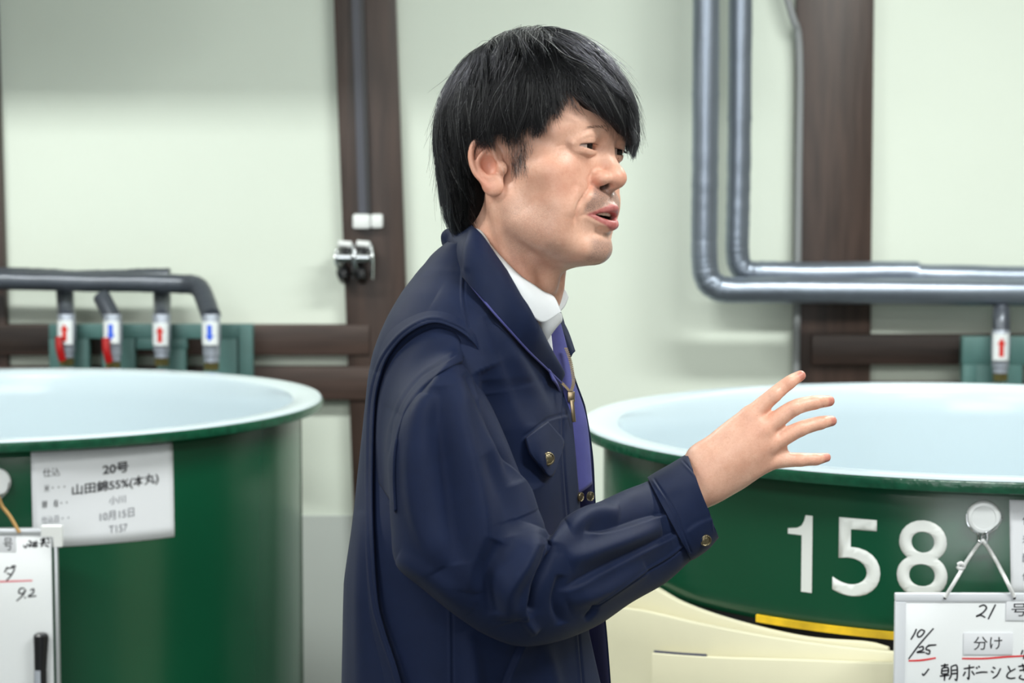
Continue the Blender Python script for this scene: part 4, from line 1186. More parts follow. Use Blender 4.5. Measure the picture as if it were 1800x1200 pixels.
def body_field(p, cull=True):
    d = BD(p, cull)
    q = p @ HMn
    if cull:
        if len(q) and ((q.min(0) > (135, 112, 145)).any() or (q.max(0) < (-135, -112, -215)).any()): return d
        i = np.nonzero((np.abs(q[:, 0]) < 135) & (np.abs(q[:, 1]) < 112) & (q[:, 2] > -215) & (q[:, 2] < 145))[0]
        if len(i):
            d[i] = smin(d[i], HD(q[i], True), 18)
        return d
    return smin(d, HD(q, False), 18)
def make_body(parent, st=1.3):
    def ax(*segs):
        out = []
        for a, b, s in segs: out.append(np.linspace(a, b, max(int(round((b - a) / s)), 1), endpoint=False))
        out = np.concatenate(out); return np.append(out, segs[-1][1])
    V, F = surface_nets(body_field, [ax((-330, -130, 6), (-130, 130, st), (130, 155, 3), (155, 325, st * 0.9)),
                                     ax((-280, -128, 6), (-128, 126, st), (126, 330, 6)),
                                     ax((-1000, -345, 7), (-345, -195, st * 0.9), (-195, -135, 2.2), (-135, 140, st))])
    V = relax(V, F, 1, 0.4)
    W3 = V * 0.001 + HC
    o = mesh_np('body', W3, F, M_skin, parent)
    q = V @ HMn
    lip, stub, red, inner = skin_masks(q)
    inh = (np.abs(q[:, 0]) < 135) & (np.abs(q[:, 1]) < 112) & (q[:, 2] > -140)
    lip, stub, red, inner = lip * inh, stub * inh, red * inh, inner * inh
    for k, (pts, r) in FING.items():
        e, d_ = hp(*pts[4]), hp(*pts[3]); t = (e - d_) / np.linalg.norm(e - d_)
        s = (V - e) @ t; dist = np.linalg.norm(V - e - s[:, None] * t, axis=1)
        near = np.linalg.norm(V - e, axis=1) < 12
        red = np.maximum(red, near * 0.75 * sstep(-12, 0, s))
        nail = near * sstep(-4.8, -4.0, s) * sstep(4.4, 3.8, np.abs((V - e) @ np.array([-t[2], 0, t[0]]))) * (V[:, 1] < e[1] - 0.5)
        lip = np.maximum(lip, nail * 0.45)
        for j in (2, 3):
            c = hp(*pts[j]); red = np.maximum(red, 0.4 * np.exp(-(np.linalg.norm(V - c, axis=1) / 11) ** 2))
    for q3 in ((1335, 755, -10), (1350, 781, -8), (1318, 731, -8), (1345, 814, 0)):
        red = np.maximum(red, 0.3 * np.exp(-(np.linalg.norm(V - hp(*q3), axis=1) / 16) ** 2))
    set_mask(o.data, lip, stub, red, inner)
    return o
person = thing('person', 'man with shaggy black hair in an open navy work jacket, talking with one hand raised', 'person', (float(P(840, 1000, 2.05)[0]), 2.05, 0.0))
body = make_body(person, BODY_ST)
make_eyes(person); make_teeth(person)
# ================================================================ hair: a dark under-layer and combed strands over it
def ell_sdf(p, c, r):
    q = p - np.asarray(c, float); r = np.asarray(r, float)
    k0 = np.linalg.norm(q / r, axis=1); k1 = np.linalg.norm(q / (r * r), axis=1) + 1e-9
    return k0 * (k0 - 1) / k1
def shell(p):
    d = ell_sdf(p, (2, 0, 36), (107, 91, 110))
    d = smin(d, ell_sdf(p, (-40, 0, -16), (58, 64, 80)), 14)
    return d
HEM_T = [-180, -150, -112, -104, -84, -74, -60, -46, -30, -14, -5, 10, 20, 26, 31, 36, 41, 46, 53, 66, 84, 100, 107, 114, 130, 150, 180]
HEM_Z = [-62, -61, -38, 14, 26, 28, 32, 32, 30, 30, 31, 43, 48, 51, 60, 76, 70, 46, 37, 30, 26, 24, 0, -36, -58, -63, -62]
def azim(p): return np.degrees(np.arctan2(-p[:, 1], p[:, 0]))
def hem(p): return np.interp(azim(p), HEM_T, HEM_Z)
def cap_field(p, cull=True):
    ins = shell(p) + 4.5
    cut = (hem(p) + 5 - p[:, 2]) * 0.75
    d = smax(ins, cut, 5)
    return smax(d, -(HD_base(p)), 1)
def HD_base(p):
    """skull and neck only, a little shrunk: keeps the cap from filling the head"""
    d = ell_sdf(p, (-8, 0, 46), (86, 67, 77))
    return d
WHORL = np.array([-48.0, 12, 128])
def make_hair(parent):
    rs = np.random.RandomState(11)
    V, F = surface_nets(cap_field, [np.arange(-116, 116, 3.0), np.arange(-104, 104.1, 3.0), np.arange(-80, 152, 3.0)])
    M_cap = mat('hair_under', '#070708', 0.6, spec=0.15, bump=(140, 0.9, 4, (1, 1, 0.35)))
    cap = mesh_np('hair', head_world(V), F, M_cap, parent)
    # roots spread over the shell
    n = 26000
    u = rs.randn(n * 3, 3); u /= np.linalg.norm(u, axis=1)[:, None]
    p = np.array([2, 0, 40]) + u * 60
    def grad(p, e=0.8):
        g = np.stack([shell(p + np.eye(3)[i] * e) - shell(p - np.eye(3)[i] * e) for i in range(3)], 1)
        return g / (np.linalg.norm(g, axis=1)[:, None] + 1e-9)
    for _ in range(6):
        p = p - shell(p)[:, None] * grad(p)
    keep = p[:, 2] > hem(p) + 6
    # fewer on the far left side
    p = p[keep][:n]; n = len(p)
    # locks: each strand follows a guide strand near its root
    ng = 620
    gi = rs.choice(n, ng, replace=False)
    own = np.empty(n, int)
    for a in range(0, n, 2000):
        own[a:a + 2000] = gi[np.argmin(((p[a:a + 2000, None] - p[None, gi]) ** 2).sum(2), axis=1)]
    glev = rs.uniform(-6.5, 1.8, n); gend = rs.uniform(-10, 8, n)
    lev = 0.6 * glev[own] + 0.4 * rs.uniform(-7, 1.8, n)      # depth below / above the shell
    steps = 15
    L = (55 + 70 * rs.rand(n)); ds = L / (steps - 1)
    seedv = rs.randn(n)
    # clumps: nearby strands share an offset
    def cl(p, f, ph):
        return np.sin(p[:, 0] * f + ph) + np.sin(p[:, 1] * f * 1.3 + 2 * ph) + np.sin((p[:, 2] + p[:, 0] * 0.4) * f * 0.8 + 3 * ph)
    cid = cl(p, 0.16, 1.0) * 0.33
    pos = np.zeros((n, steps, 3)); pos[:, 0] = p + grad(p) * lev[:, None]
    cur = p.copy(); alive = np.ones(n, bool)
    endz = rs.uniform(-4, 3, n) + gend[own]
    cnt = np.full(n, steps)
    curl = (rs.randn(n) * 0.22)[own] + rs.randn(n) * 0.07
    fly = (rs.rand(n) < 0.025) * rs.uniform(3, 13, n) + (rs.rand(n) ** 2 * 5.0)[own] * sstep(60, 120, p[:, 2]) + (rs.rand(n) * 1.5)[own]
    for k in range(1, steps):
        g = grad(cur)
        th = azim(cur)
        d = cur - WHORL
        d = d / (np.linalg.norm(d, axis=1)[:, None] + 1e-6)
        # comb direction: away from the whorl, falling; fringe swept to his left, temple hair swept back
        fr = np.exp(-((th - 0) / 34) ** 2) * sstep(20, 75, cur[:, 2])
        fr2 = sstep(60, -10, th) * sstep(-95, -40, th) * sstep(10, 60, cur[:, 2])
        side = sstep(24, 44, th) * sstep(160, 120, th)
        front = sstep(150, 100, np.abs(th))
        d = d + np.array([0.2, 0.55, -0.25]) * fr2[:, None] + np.array([-0.34, 0, -0.62]) * side[:, None]
        low = sstep(40, -10, cur[:, 2])
        d = d + np.array([0, 0, -0.8]) * low[:, None]
        back = sstep(115, 140, np.abs(th))
        d = d + np.array([0, 0, -0.5]) * back[:, None]
        d = d - (d * g).sum(1)[:, None] * g
        d /= np.linalg.norm(d, axis=1)[:, None] + 1e-6
        w = np.cross(g, d)
        wig = curl + 0.25 * cid + 0.20 * np.sin(k * 0.55 + (seedv * 3)[own]) + 0.06 * np.sin(k * 0.7 + seedv * 3)
        d = d + w * wig[:, None]
        d /= np.linalg.norm(d, axis=1)[:, None]
        nx = cur + d * ds[:, None]
        nx = nx - shell(nx)[:, None] * grad(nx)
        nx = np.where(alive[:, None], nx, cur)
        cur = nx
        t = k / (steps - 1)
        l = lev + 1.8 * np.sin(t * 3.1) * (0.4 + cid) + fly * t * t - 1.0 * t
        pos[:, k] = cur + grad(cur) * l[:, None]
        over = (cur[:, 2] < hem(cur) + endz) & alive
        cnt[over] = np.minimum(cnt[over], k + 1)
        alive &= ~over
    t_ = np.linspace(0, 1, steps)[None, :, None]
    pos = pos + (pos[own] - pos) * (0.62 * sstep(0.05, 0.9, t_)) * (fly < 4)[:, None, None]
    pos += (rs.randn(n, 1, 3) * 1.2 * t_)
    ok = cnt >= 4
    pos, cnt, seedv = pos[ok], cnt[ok], seedv[ok]; n = len(cnt)
    # sideburn: short hairs lying on the skin, thinning downwards
    m = 420
    sx = 22 + 5.5 * rs.randn(m); sz = 30 - 34 * rs.rand(m) ** 0.9 - 0.25 * np.abs(sx - 22)
    sb = np.zeros((m * 2, 6, 3))
    for sgn, o in ((-1, 0), (1, m)):
        q = np.stack([sx + 0.1 * sz, np.full(m, sgn * 90.0), sz], 1)
        for _ in range(14):
            q[:, 1] -= sgn * np.clip(HD(q), -3, 12) * 0.9
        for k in range(6):
            t = k / 5
            r = q + np.stack([rs.randn(m) * 0.5 + 1.5 * t, sgn * (0.3 + 0.9 * t) * np.ones(m), -t * (8 + 6 * rs.rand(m))], 1)
            sb[o:o + m, k] = r
    # brows and lashes
    m2 = 45
    br = []
    for sgn in (-1, 1):
        t = rs.rand(m2)
        yy = 10 + 27 * t; zz = 36.5 + 4.5 * np.sin(t * 2.2) - 3.0 * t + rs.uniform(-2.6, 2.6, m2) * (1 - 0.55 * t)
        q = np.stack([np.full(m2, 110.0), sgn * yy, zz], 1)
        for _ in range(16):
            q[:, 0] -= np.clip(HD(q), -3, 14) * 0.8
        a = []
        for k in range(5):
            s = k / 4
            a.append(q + np.stack([0.35 + 0.8 * s - 2.2 * s * t, sgn * s * 6.5 * (0.5 + 0.7 * t), s * (2.6 - 4.0 * t) + 0 * t], 1))
        br.append(np.stack(a, 1))
        t = rs.rand(110) ** 1.0
        yy = 17 + 26 * t
        q = np.stack([np.full(110, 110.0), sgn * yy, 23.0 - 2.2 * t + 0.6 * np.sin(3 * t)], 1)
        for _ in range(16):
            q[:, 0] -= np.clip(HD(q), -3, 14) * 0.8
        a = [q + np.stack([0.0 + 3.0 * s * np.ones(110), sgn * (t - 0.35) * 3.0 * s, -1.8 * s + 0.9 * s * s + 0 * t], 1) for s in np.linspace(0, 1, 5)]
        br.append(np.stack(a, 1))
    br = np.concatenate(br)
    def hair_mat(name, c, r=0.28, ior=1.5):
        m_ = bpy.data.materials.new(name); m_.use_nodes = True
        nt = m_.node_tree
        h = nt.nodes.new('ShaderNodeBsdfHairPrincipled')
        h.model = 'CHIANG'; h.parametrization = 'COLOR'
        h.inputs['Color'].default_value = c
        h.inputs['IOR'].default_value = ior; h.inputs['Roughness'].default_value = r; h.inputs['Radial Roughness'].default_value = 0.4
        nt.links.new(h.outputs[0], nt.nodes['Material Output'].inputs[0])
        return m_
    def curves(name, arrs, rad, m_, par):
        cv = bpy.data.hair_curves.new(name)
        sizes = [len(a) for a in arrs]
        cv.add_curves(sizes)
        pts = head_world(np.vstack(arrs)).astype(np.float32)
        cv.attributes['position'].data.foreach_set('vector', pts.ravel())
        ra = np.concatenate([r_ * (1 - 0.75 * np.linspace(0, 1, k) ** 2) for r_, k in zip(np.broadcast_to(rad, (len(sizes),)), sizes)]).astype(np.float32)
        at = cv.attributes.get('radius') or cv.attributes.new('radius', 'FLOAT', 'POINT')
        at.data.foreach_set('value', ra)
        o = bpy.data.objects.new(name, cv); COL.objects.link(o)
        cv.materials.append(m_)
        o.parent = par; o.matrix_parent_inverse = par.matrix_world.inverted()
        o['kind'] = 'stuff'
        return o
    grey = rs.rand(n) < 0.026
    dark = [pos[i, :cnt[i]] for i in range(n) if not grey[i]]
    lite = [pos[i, :cnt[i]] * 1.006 for i in range(n) if grey[i]]
    MH, MG = hair_mat('hair_black', (0.003, 0.003, 0.004, 1), 0.22, 1.3), hair_mat('hair_grey', (0.55, 0.55, 0.56, 1), 0.3)
    curves('hair_strands', dark, 0.00021, MH, cap)
    curves('grey_strands', lite, 0.00012, MG, cap)
    gs = rs.rand(2 * m) < 0.40
    curves('sideburn', list(sb[~gs]), 0.00008, MH, cap)
    curves('sideburn_grey', list(sb[gs]), 0.00008, MG, cap)
    b_ = curves('eyebrow', list(br), 0.00009, MH, parent)
    return cap
# ================================================================ clothes
from mathutils.bvhtree import BVHTree
def bvh_of(*obs):
    vs, fs = [], []
    for o in obs:
        me = o.data; n = len(vs); mw = o.matrix_world
        vs += [mw @ v.co for v in me.vertices]; fs += [[i + n for i in p.vertices] for p in me.polygons]
    return BVHTree.FromPolygons(vs, fs)
def cast(bv, px, py, off=0.0, fallback=2.0):
    """point where the garment under it is seen at the pixel, lifted off by off towards the front."""
    d = Vector(P(px, py, 1.0) - C0).normalized()
    h, n, i, t = bv.ray_cast(Vector(C0), d)
    if h is None: return P(px, py, fallback)
    return np.array(h - d * off)

def fabric(name, col, rough=0.75, twill=900, st=0.25, sheen=0.15, vary=0.10):
    m = bpy.data.materials.new(name); m.use_nodes = True
    nt = m.node_tree; N = nt.nodes; L = nt.links; b = N['Principled BSDF']
    c = srgb(col)
    tc = N.new('ShaderNodeTexCoord')
    nz = N.new('ShaderNodeTexNoise'); nz.inputs['Scale'].default_value = 40; nz.inputs['Detail'].default_value = 6; nz.inputs['Roughness'].default_value = 0.7
    L.new(tc.outputs['Object'], nz.inputs[0])
    rp = N.new('ShaderNodeValToRGB')
    rp.color_ramp.elements[0].position = 0.3; rp.color_ramp.elements[0].color = [x * (1 - vary) for x in c[:3]] + [1]
    rp.color_ramp.elements[1].position = 0.7; rp.color_ramp.elements[1].color = [x * (1 + vary) for x in c[:3]] + [1]
    L.new(nz.outputs[0], rp.inputs[0]); L.new(rp.outputs[0], b.inputs['Base Color'])
    b.inputs['Roughness'].default_value = rough; b.inputs['Specular IOR Level'].default_value = 0.16
    b.inputs['Sheen Weight'].default_value = sheen; b.inputs['Sheen Roughness'].default_value = 0.5
    mp = N.new('ShaderNodeMapping'); mp.inputs['Rotation'].default_value = (0.3, 0.7, 0.2)
    wv = N.new('ShaderNodeTexWave'); wv.inputs['Scale'].default_value = twill; wv.inputs['Distortion'].default_value = 1.0
    L.new(tc.outputs['Object'], mp.inputs[0]); L.new(mp.outputs[0], wv.inputs[0])
    n2 = N.new('ShaderNodeTexNoise'); n2.inputs['Scale'].default_value = 900; L.new(tc.outputs['Object'], n2.inputs[0])
    ad = N.new('ShaderNodeMath'); ad.operation = 'ADD'; L.new(wv.outputs[0], ad.inputs[0]); L.new(n2.outputs[0], ad.inputs[1])
    bp = N.new('ShaderNodeBump'); bp.inputs['Strength'].default_value = st; bp.inputs['Distance'].default_value = 0.0005
    L.new(ad.outputs[0], bp.inputs['Height']); L.new(bp.outputs[0], b.inputs['Normal'])
    return m
M_navy = fabric('navy_twill', '#0f1b38', 0.62, sheen=0.03)
M_lining = fabric('violet_lining', '#484a86', 0.6, sheen=0.1)
M_shirt = fabric('white_shirt', '#d3d6da', 0.8, sheen=0.0, vary=0.02, twill=600)
M_trous = fabric('trouser_cloth', '#1d2230', 0.8)
M_button = mat('brass_button', '#7d735c', 0.32, metal=0.85, bump=(400, 0.4, 2, (1, 1, 1)))
M_thread = mat('seam_thread', '#1c2440', 0.8)
M_zip = mat('zip_metal', '#8f7f66', 0.3, metal=0.9)

def strokes_disp(V, N, strokes, face=True):
    """relief of folds and seams: each stroke is a curve with (kind, pts, height mm, width px, width2 px)."""
    uv = proj(V)
    view = V - C0; view /= np.linalg.norm(view, axis=1)[:, None]
    fac = sstep(0.15, -0.25, (N * view).sum(1)) if face else np.ones(len(V))
    D = np.zeros(len(V))
    for kind, pts, h, w, w2 in strokes:
        c = spline(pts, max(8, (9 if kind == 'e' else 5) * len(pts)))
        m = 4 * max(w, w2)
        i = np.nonzero((uv[:, 0] > c[:, 0].min() - m) & (uv[:, 0] < c[:, 0].max() + m) & (uv[:, 1] > c[:, 1].min() - m) & (uv[:, 1] < c[:, 1].max() + m))[0]
        if len(i) == 0: continue
        q = uv[i]; best = np.full(len(i), 1e9); sg = np.zeros(len(i)); tt = np.zeros(len(i))
        for k in range(len(c) - 1):
            a, ba = c[k], c[k + 1] - c[k]
            t = np.clip(((q - a) @ ba) / (ba @ ba + 1e-9), 0, 1)
            r = q - a - t[:, None] * ba
            d = np.linalg.norm(r, axis=1); mm = d < best
            best[mm] = d[mm]; sg[mm] = np.sign(ba[0] * r[:, 1] - ba[1] * r[:, 0])[mm]; tt[mm] = (k + t[mm]) / (len(c) - 1)
        k_ = np.sin(np.pi * np.clip(tt, 0, 1)) ** 0.5
        if kind == 'r':      # soft ridge (h > 0) or valley
            ww = np.where(sg > 0, w, w2)
            v = h * k_ * np.exp(-(best / ww) ** 2)
        elif kind == 'e':    # overlapping edge: raised on the left of the stroke (sg < 0), dropping sharply on its right
            kk = np.clip(np.minimum(tt / 0.12, (1 - tt) / 0.12), 0, 1)
            v = np.where(sg < 0, h * np.exp(-best / w), -h * 0.9 * np.exp(-best / w2)) * kk
            v = v * sstep(-1.0, 4.5, best)
        elif kind == 's':    # stitched seam: narrow valley beside a slight welt
            kk = np.clip(np.minimum(tt / 0.04, (1 - tt) / 0.04), 0, 1)
            v = kk * (-h * np.exp(-(best / w) ** 2) + 0.6 * h * np.exp(-((sg * best - 2.6 * w) / (1.4 * w)) ** 2))
        D[i] += v
    return D * fac * 0.001

def grid_faces(nu, nv, close_v):
    i = np.arange(nu - 1)[:, None]; j = np.arange(nv if close_v else nv - 1)[None]
    j2 = (j + 1) % nv
    return np.stack([i * nv + j, i * nv + j2, (i + 1) * nv + j2, (i + 1) * nv + j], -1).reshape(-1, 4)
def grid_normals(G, close_v):
    du = np.gradient(G, axis=0)
    dv = (np.roll(G, -1, 1) - np.roll(G, 1, 1)) if close_v else np.gradient(G, axis=1)
    n = np.cross(du, dv); n /= np.linalg.norm(n, axis=-1)[..., None] + 1e-12
    return n
def lump(V, seed, amp, freq):
    """low, irregular waviness of worn cloth."""
    rs = np.random.RandomState(seed); d = np.zeros(len(V))
    for k in range(10):
        w = rs.randn(3) * freq; d += np.sin(V @ w + rs.rand() * 7) / (1 + 0.15 * k)
    return d * amp / 5
def cloth(name, G, close_v, mats, parent, strokes=(), thick=0.0016, lumps=(1, 0.0012, 22), inward=True, face=True, gain=1.0, out=None):
    nu, nv = G.shape[:2]
    n = grid_normals(G, close_v)
    cen = G.mean(axis=1, keepdims=True)
    flip = (n * (G - (cen if out is None else out))).sum() < 0
    if flip: n = -n
    V = G.reshape(-1, 3); N = n.reshape(-1, 3)
    for _ in range(1):
        D = strokes_disp(V, N, strokes, face) if strokes else 0
        D = D * gain
        V = V + N * ((D + lump(V, *lumps))[:, None] if lumps else np.reshape(D, (-1, 1)))
    F = grid_faces(nu, nv, close_v)
    if not flip: F = F[:, ::-1]
    o = mesh_np(name, V, F, mats, parent)
    if thick:
        m = o.modifiers.new('thick', 'SOLIDIFY'); m.thickness = thick; m.offset = -1 if inward else 1
        if isinstance(mats, (list, tuple)) and len(mats) > 1: m.material_offset = 1
    return o

# ---------------------------------------------------------------- jacket trunk
ROWS = np.array([  # py, back px, front (far edge) px, half width
 (420, 796, 895, .058), (445, 766, 925, .070), (471, 744, 945, .086), (510, 710, 965, .117), (553, 680, 985, .140), (601, 657, 998, .152), (640, 645, 1003, .158),
 (662, 641, 1008, .162), (727, 635, 1030, .168), (813, 626, 1044, .176), (900, 620, 1049, .190), (992, 611, 1056, .188), (1117, 607, 1070, .188), (1200, 605, 1078, .190), (1290, 603, 1084, .193), (1370, 604, 1086, .193)], float)
AL = np.array([(420, 850), (471, 890), (510, 915), (560, 935), (600, 948), (640, 968), (690, 1003), (740, 1008), (800, 1014), (870, 1020), (1000, 1030), (1095, 1037), (1200, 1058), (1370, 1066)], float)
TY = 2.05
def trunk_point(py, phi, push=0.0):
    l, r, b = [np.interp(py, ROWS[:, 0], ROWS[:, k]) for k in (1, 2, 3)]
    sc = TY / FPX
    c = P((l + r) / 2, py, TY)
    E = (r - l) / 2 * sc
    a = sqrt(max(E * E - (b * TL_[0]) ** 2, 0.02 ** 2)) / TF[0]
    phi = np.asarray(phi, float); cp, sp = np.cos(phi), np.sin(phi)
    ex = 2 / 2.15
    cp2 = np.sign(cp) * np.abs(cp) ** ex; sp2 = np.sign(sp) * np.abs(sp) ** ex
    prot = 0.042 * np.interp(py, [480, 560, 640, 800, 1000], [0, .6, 1, .8, .2]) * np.maximum(sp, 0) ** 2
    return c + np.multiply.outer(a * cp2 + prot, TF) - np.multiply.outer(b * sp2, TL_)
nu, nv = 330, 560
pys = np.linspace(424, 1365, nu)
l_s = spline(ROWS[:, 1:], 400); ROWS = np.column_stack([np.interp(np.linspace(0, 1, 400), np.linspace(0, 1, 16), ROWS[:, 0]), l_s])
G = np.zeros((nu, nv, 3))
phB = radians(-38)
for i, py in enumerate(pys):
    ax_ = np.interp(py, AL[:, 0], AL[:, 1])
    lo, hi = radians(-30), radians(88)     # px falls as phi grows
    for _ in range(24):
        mid = (lo + hi) / 2
        if proj(trunk_point(py, mid)[None])[0, 0] > ax_: lo = mid
        else: hi = mid
    G[i] = trunk_point(py, np.linspace((lo + hi) / 2, 2 * pi + phB, nv))
TR_ST = [
 ('e', [(852, 632), (822, 588), (790, 573), (760, 567), (725, 581), (695, 607), (672, 645), (655, 710), (652, 825), (655, 950), (663, 1054), (676, 1108), (700, 1180), (720, 1260), (730, 1330)][::-1], 2.5, 60, 26),
 ('r', [(640, 900), (636, 1050), (632, 1250)], 2, 14, 14),
 ('r', [(770, 520), (835, 560), (900, 640), (945, 740)], 3.0, 26, 18),
 ('r', [(850, 560), (900, 660), (935, 745)], -3.0, 12, 16),
 ('r', [(870, 570), (925, 660), (968, 735)], 2.5, 14, 12),
 ('r', [(850, 650), (880, 720), (905, 790), (930, 860)], -13, 18, 26),
 ('s', [(818, 470), (815, 530), (822, 580)], 0.8, 1.6, 1.6),
 ('s', [(925, 768), (960, 738), (1001, 727)], 0.9, 1.6, 1.6),
 ('s', [(995, 650), (990, 760), (1000, 900), (1015, 1050), (1030, 1250)], 0.9, 1.7, 1.7),
 ('s', [(793, 1040), (795, 1120), (796, 1300)], 0.9, 1.7, 1.7),
 ('e', [(925, 1120), (905, 1160), (885, 1210), (870, 1260)], 2.5, 14, 8),
 ('r', [(820, 1110), (835, 1180), (838, 1280)], 3, 16, 14),
 ('r', [(960, 1130), (975, 1200), (980, 1300)], 2.5, 18, 14),
]
jacket = cloth('jacket', G, False, [M_navy, M_lining], person, TR_ST, 0.0018, (3, 0.0018, 16), gain=1.5)
ze = lambda py: np.interp(py, pys, G[:, 0, 1])      # depth of the near front edge
bv_trunk = bvh_of(jacket)
# the free edge of the back panel, lying over the pleat behind the sleeve
PL = [(846, 622), (826, 594), (792, 574), (760, 567), (725, 581), (695, 607), (672, 645), (657, 710), (653, 825), (655, 950), (663, 1054), (676, 1108), (700, 1180), (720, 1260), (730, 1330)]
PO = [(846, 600), (834, 572), (800, 545), (755, 537), (708, 552), (672, 583), (656, 640), (643, 715), (637, 825), (636, 950), (640, 1054), (646, 1108), (660, 1180), (672, 1260), (680, 1330)]
na, nb_ = 360, 26
sa, sb_ = spline(np.array(PO, float), na), spline(np.array(PL, float), na)
lift = np.clip(np.minimum(np.arange(na) / 30, (na - np.arange(na)) / 10), 0, 1)
PG = np.zeros((na, nb_, 3))
for i in range(na):
    for j in range(nb_):
        t = j / (nb_ - 1)
        u = sa[i] + (sb_[i] - sa[i]) * t
        PG[i, j] = cast(bv_trunk, u[0], u[1], -0.0022 + lift[i] * 0.0105 * t ** 1.3)
cloth('back_panel', PG, False, M_navy, jacket, [('s', [(x - (6 if y > 620 else 2), y - (2 if y > 620 else 6)) for x, y in PL], 0.7, 1.5, 1.5)], 0.0022, None, face=False, out=np.array([0, 9.0, 1.0]))

# ---------------------------------------------------------------- sleeves
def sleeve_grid(rings, nu, nv, shape=2.2, roll=0.0):
    """rings: (Ax, Ay, Bx, By, Y, depth): outline pixels on both sides, distance, half depth."""
    R_ = spline(np.array(rings, float), nu)
    G = np.zeros((nu, nv, 3))
    ph = np.linspace(0, 2 * pi, nv, endpoint=False)
    ex = 2 / shape
    c_, s_ = np.sign(np.cos(ph)) * np.abs(np.cos(ph)) ** ex, np.sign(np.sin(ph)) * np.abs(np.sin(ph)) ** ex
    for i, (ax, ay, bx, by, Y, d) in enumerate(R_):
        A, B = P(ax, ay, Y), P(bx, by, Y)
        c = (A + B) / 2; u = (B - A) / 2
        vw = c - C0; vw /= np.linalg.norm(vw)
        un = u / np.linalg.norm(u); vw = vw - un * (vw @ un); vw /= np.linalg.norm(vw)
        G[i] = c + c_[:, None] * u - s_[:, None] * vw * d
    return G
SLV = [(700, 692, 797, 614, 1.94, .040), (692, 732, 801, 619, 1.914, .053), (690, 768, 801, 625, 1.895, .060), (682, 812, 846, 682, 1.89, .066), (684, 860, 890, 770, 1.885, .070), (690, 930, 922, 848, 1.88, .072), (700, 990, 942, 893, 1.875, .071),
       (748, 1034, 955, 925, 1.872, .069), (803, 1077, 964, 942, 1.872, .067), (860, 1114, 973, 938, 1.876, .065), (918, 1134, 987, 916, 1.885, .063), (985, 1126, 1012, 900, 1.905, .061),
       (1048, 1098, 1050, 885, 1.94, .058), (1108, 1056, 1096, 862, 1.98, .055), (1165, 1021, 1130, 848, 2.02, .052), (1203, 988, 1143, 842, 2.038, .049), (1224, 973, 1162, 833, 2.044, .045)]
SL_ST = [
 # upper arm: long soft folds
 ('r', [(745, 690), (728, 790), (735, 900), (770, 1000)], 3.0, 18, 26),
 ('r', [(800, 640), (810, 740), (840, 860), (850, 960), (830, 1040)], 4.5, 26, 20),
 ('r', [(775, 680), (775, 780), (790, 900), (805, 990)], -3.5, 18, 18),
 ('e', [(955, 932), (966, 884), (934, 866), (901, 817), (872, 783), (848, 715), (830, 660)], 3.2, 26, 12),
 ('r', [(850, 800), (890, 880), (905, 940)], -1.6, 18, 20),
 ('r', [(940, 925), (915, 985), (890, 1035), (895, 1085)], 6.0, 16, 18),
 ('e', [(930, 1086), (924, 1060), (940, 1020), (958, 985), (966, 950)], 4.2, 26, 12),
 ('r', [(870, 950), (850, 1010), (870, 1075)], -3.5, 16, 16),
 ('r', [(966, 952), (952, 990), (936, 1030), (929, 1075)], -5.5, 8, 9),
 ('r', [(815, 660), (850, 730), (885, 800), (905, 850)], -3.0, 10, 10),
 ('r', [(918, 1080), (932, 1100), (944, 1114)], 3, 8, 8),
 ('r', [(700, 980), (760, 1010), (830, 1070)], 2.5, 18, 14),
 # forearm
 ('e', [(1184, 900), (1134, 912), (1080, 930), (1050, 936), (1024, 934)], 2.0, 26, 10),
 ('r', [(1000, 925), (1040, 905), (1090, 900)], 3.5, 14, 14),
 ('e', [(1199, 932), (1122, 967), (1059, 1000), (985, 1041)], 2.2, 30, 10),
 ('r', [(1000, 985), (1080, 955), (1160, 925)], 4.5, 18, 16),
 ('r', [(985, 1010), (978, 1060), (988, 1098)], -3, 7, 10),
 ('s', [(1205, 958), (1163, 987), (1097, 1025), (1036, 1072)], 0.9, 1.7, 1.7),
 ('r', [(1030, 1090), (1043, 1072), (1040, 1058)], -2.5, 4, 6),
 ('r', [(1000, 1060), (1060, 1035), (1130, 995)], 3.0, 16, 14),
]
sl = cloth('sleeve', sleeve_grid(SLV, 330, 300), True, M_navy, jacket, SL_ST, 0.0016, (9, 0.0024, 26), gain=2.5)
# cuff
CUF = [(1214, 981, 1139, 841, 2.04, .0525), (1222, 977, 1150, 834, 2.043, .053), (1242, 963, 1180, 817, 2.05, .0525), (1256, 948, 1203, 803, 2.057, .051), (1262, 941, 1209, 800, 2.06, .050)]
CU_ST = [('s', [(1148, 838), (1185, 895), (1205, 945), (1216, 972)], 1.0, 1.6, 1.6), ('s', [(1198, 806), (1232, 845), (1248, 890), (1257, 935)], 0.7, 1.4, 1.4),
         ('e', [(1262, 905), (1225, 920), (1205, 935)], 1.2, 14, 4)]
cuff = cloth('cuff', sleeve_grid(CUF, 70, 220, 2.5), True, M_navy, sl, CU_ST, 0.0024, (5, 0.0006, 30))
# far sleeve, hanging behind the body
def wr(v): return v * 0.001 + HC
far = []
axis = spline(np.array([SL + np.array([0, 0, 20]), (SL + LE) / 2, LE, (LE + LW) / 2, LW]), 60)
rad = np.interp(np.linspace(0, 1, 60), [0, .3, .6, 1], [66, 64, 58, 48])
Vt, Ft = tube_vf(wr(axis), rad * 0.001, 48, False)
mesh_np('sleeve', Vt + 0, Ft, M_navy, jacket).modifiers.new('thick', 'SOLIDIFY').thickness = 0.002
Vt, Ft = tube_vf(wr(spline(np.array([LW + (LE - LW) * .16, LW]), 10)), 0.052, 48, False)
mesh_np('cuff', Vt, Ft, M_navy, jacket).modifiers.new('thick', 'SOLIDIFY').thickness = 0.003

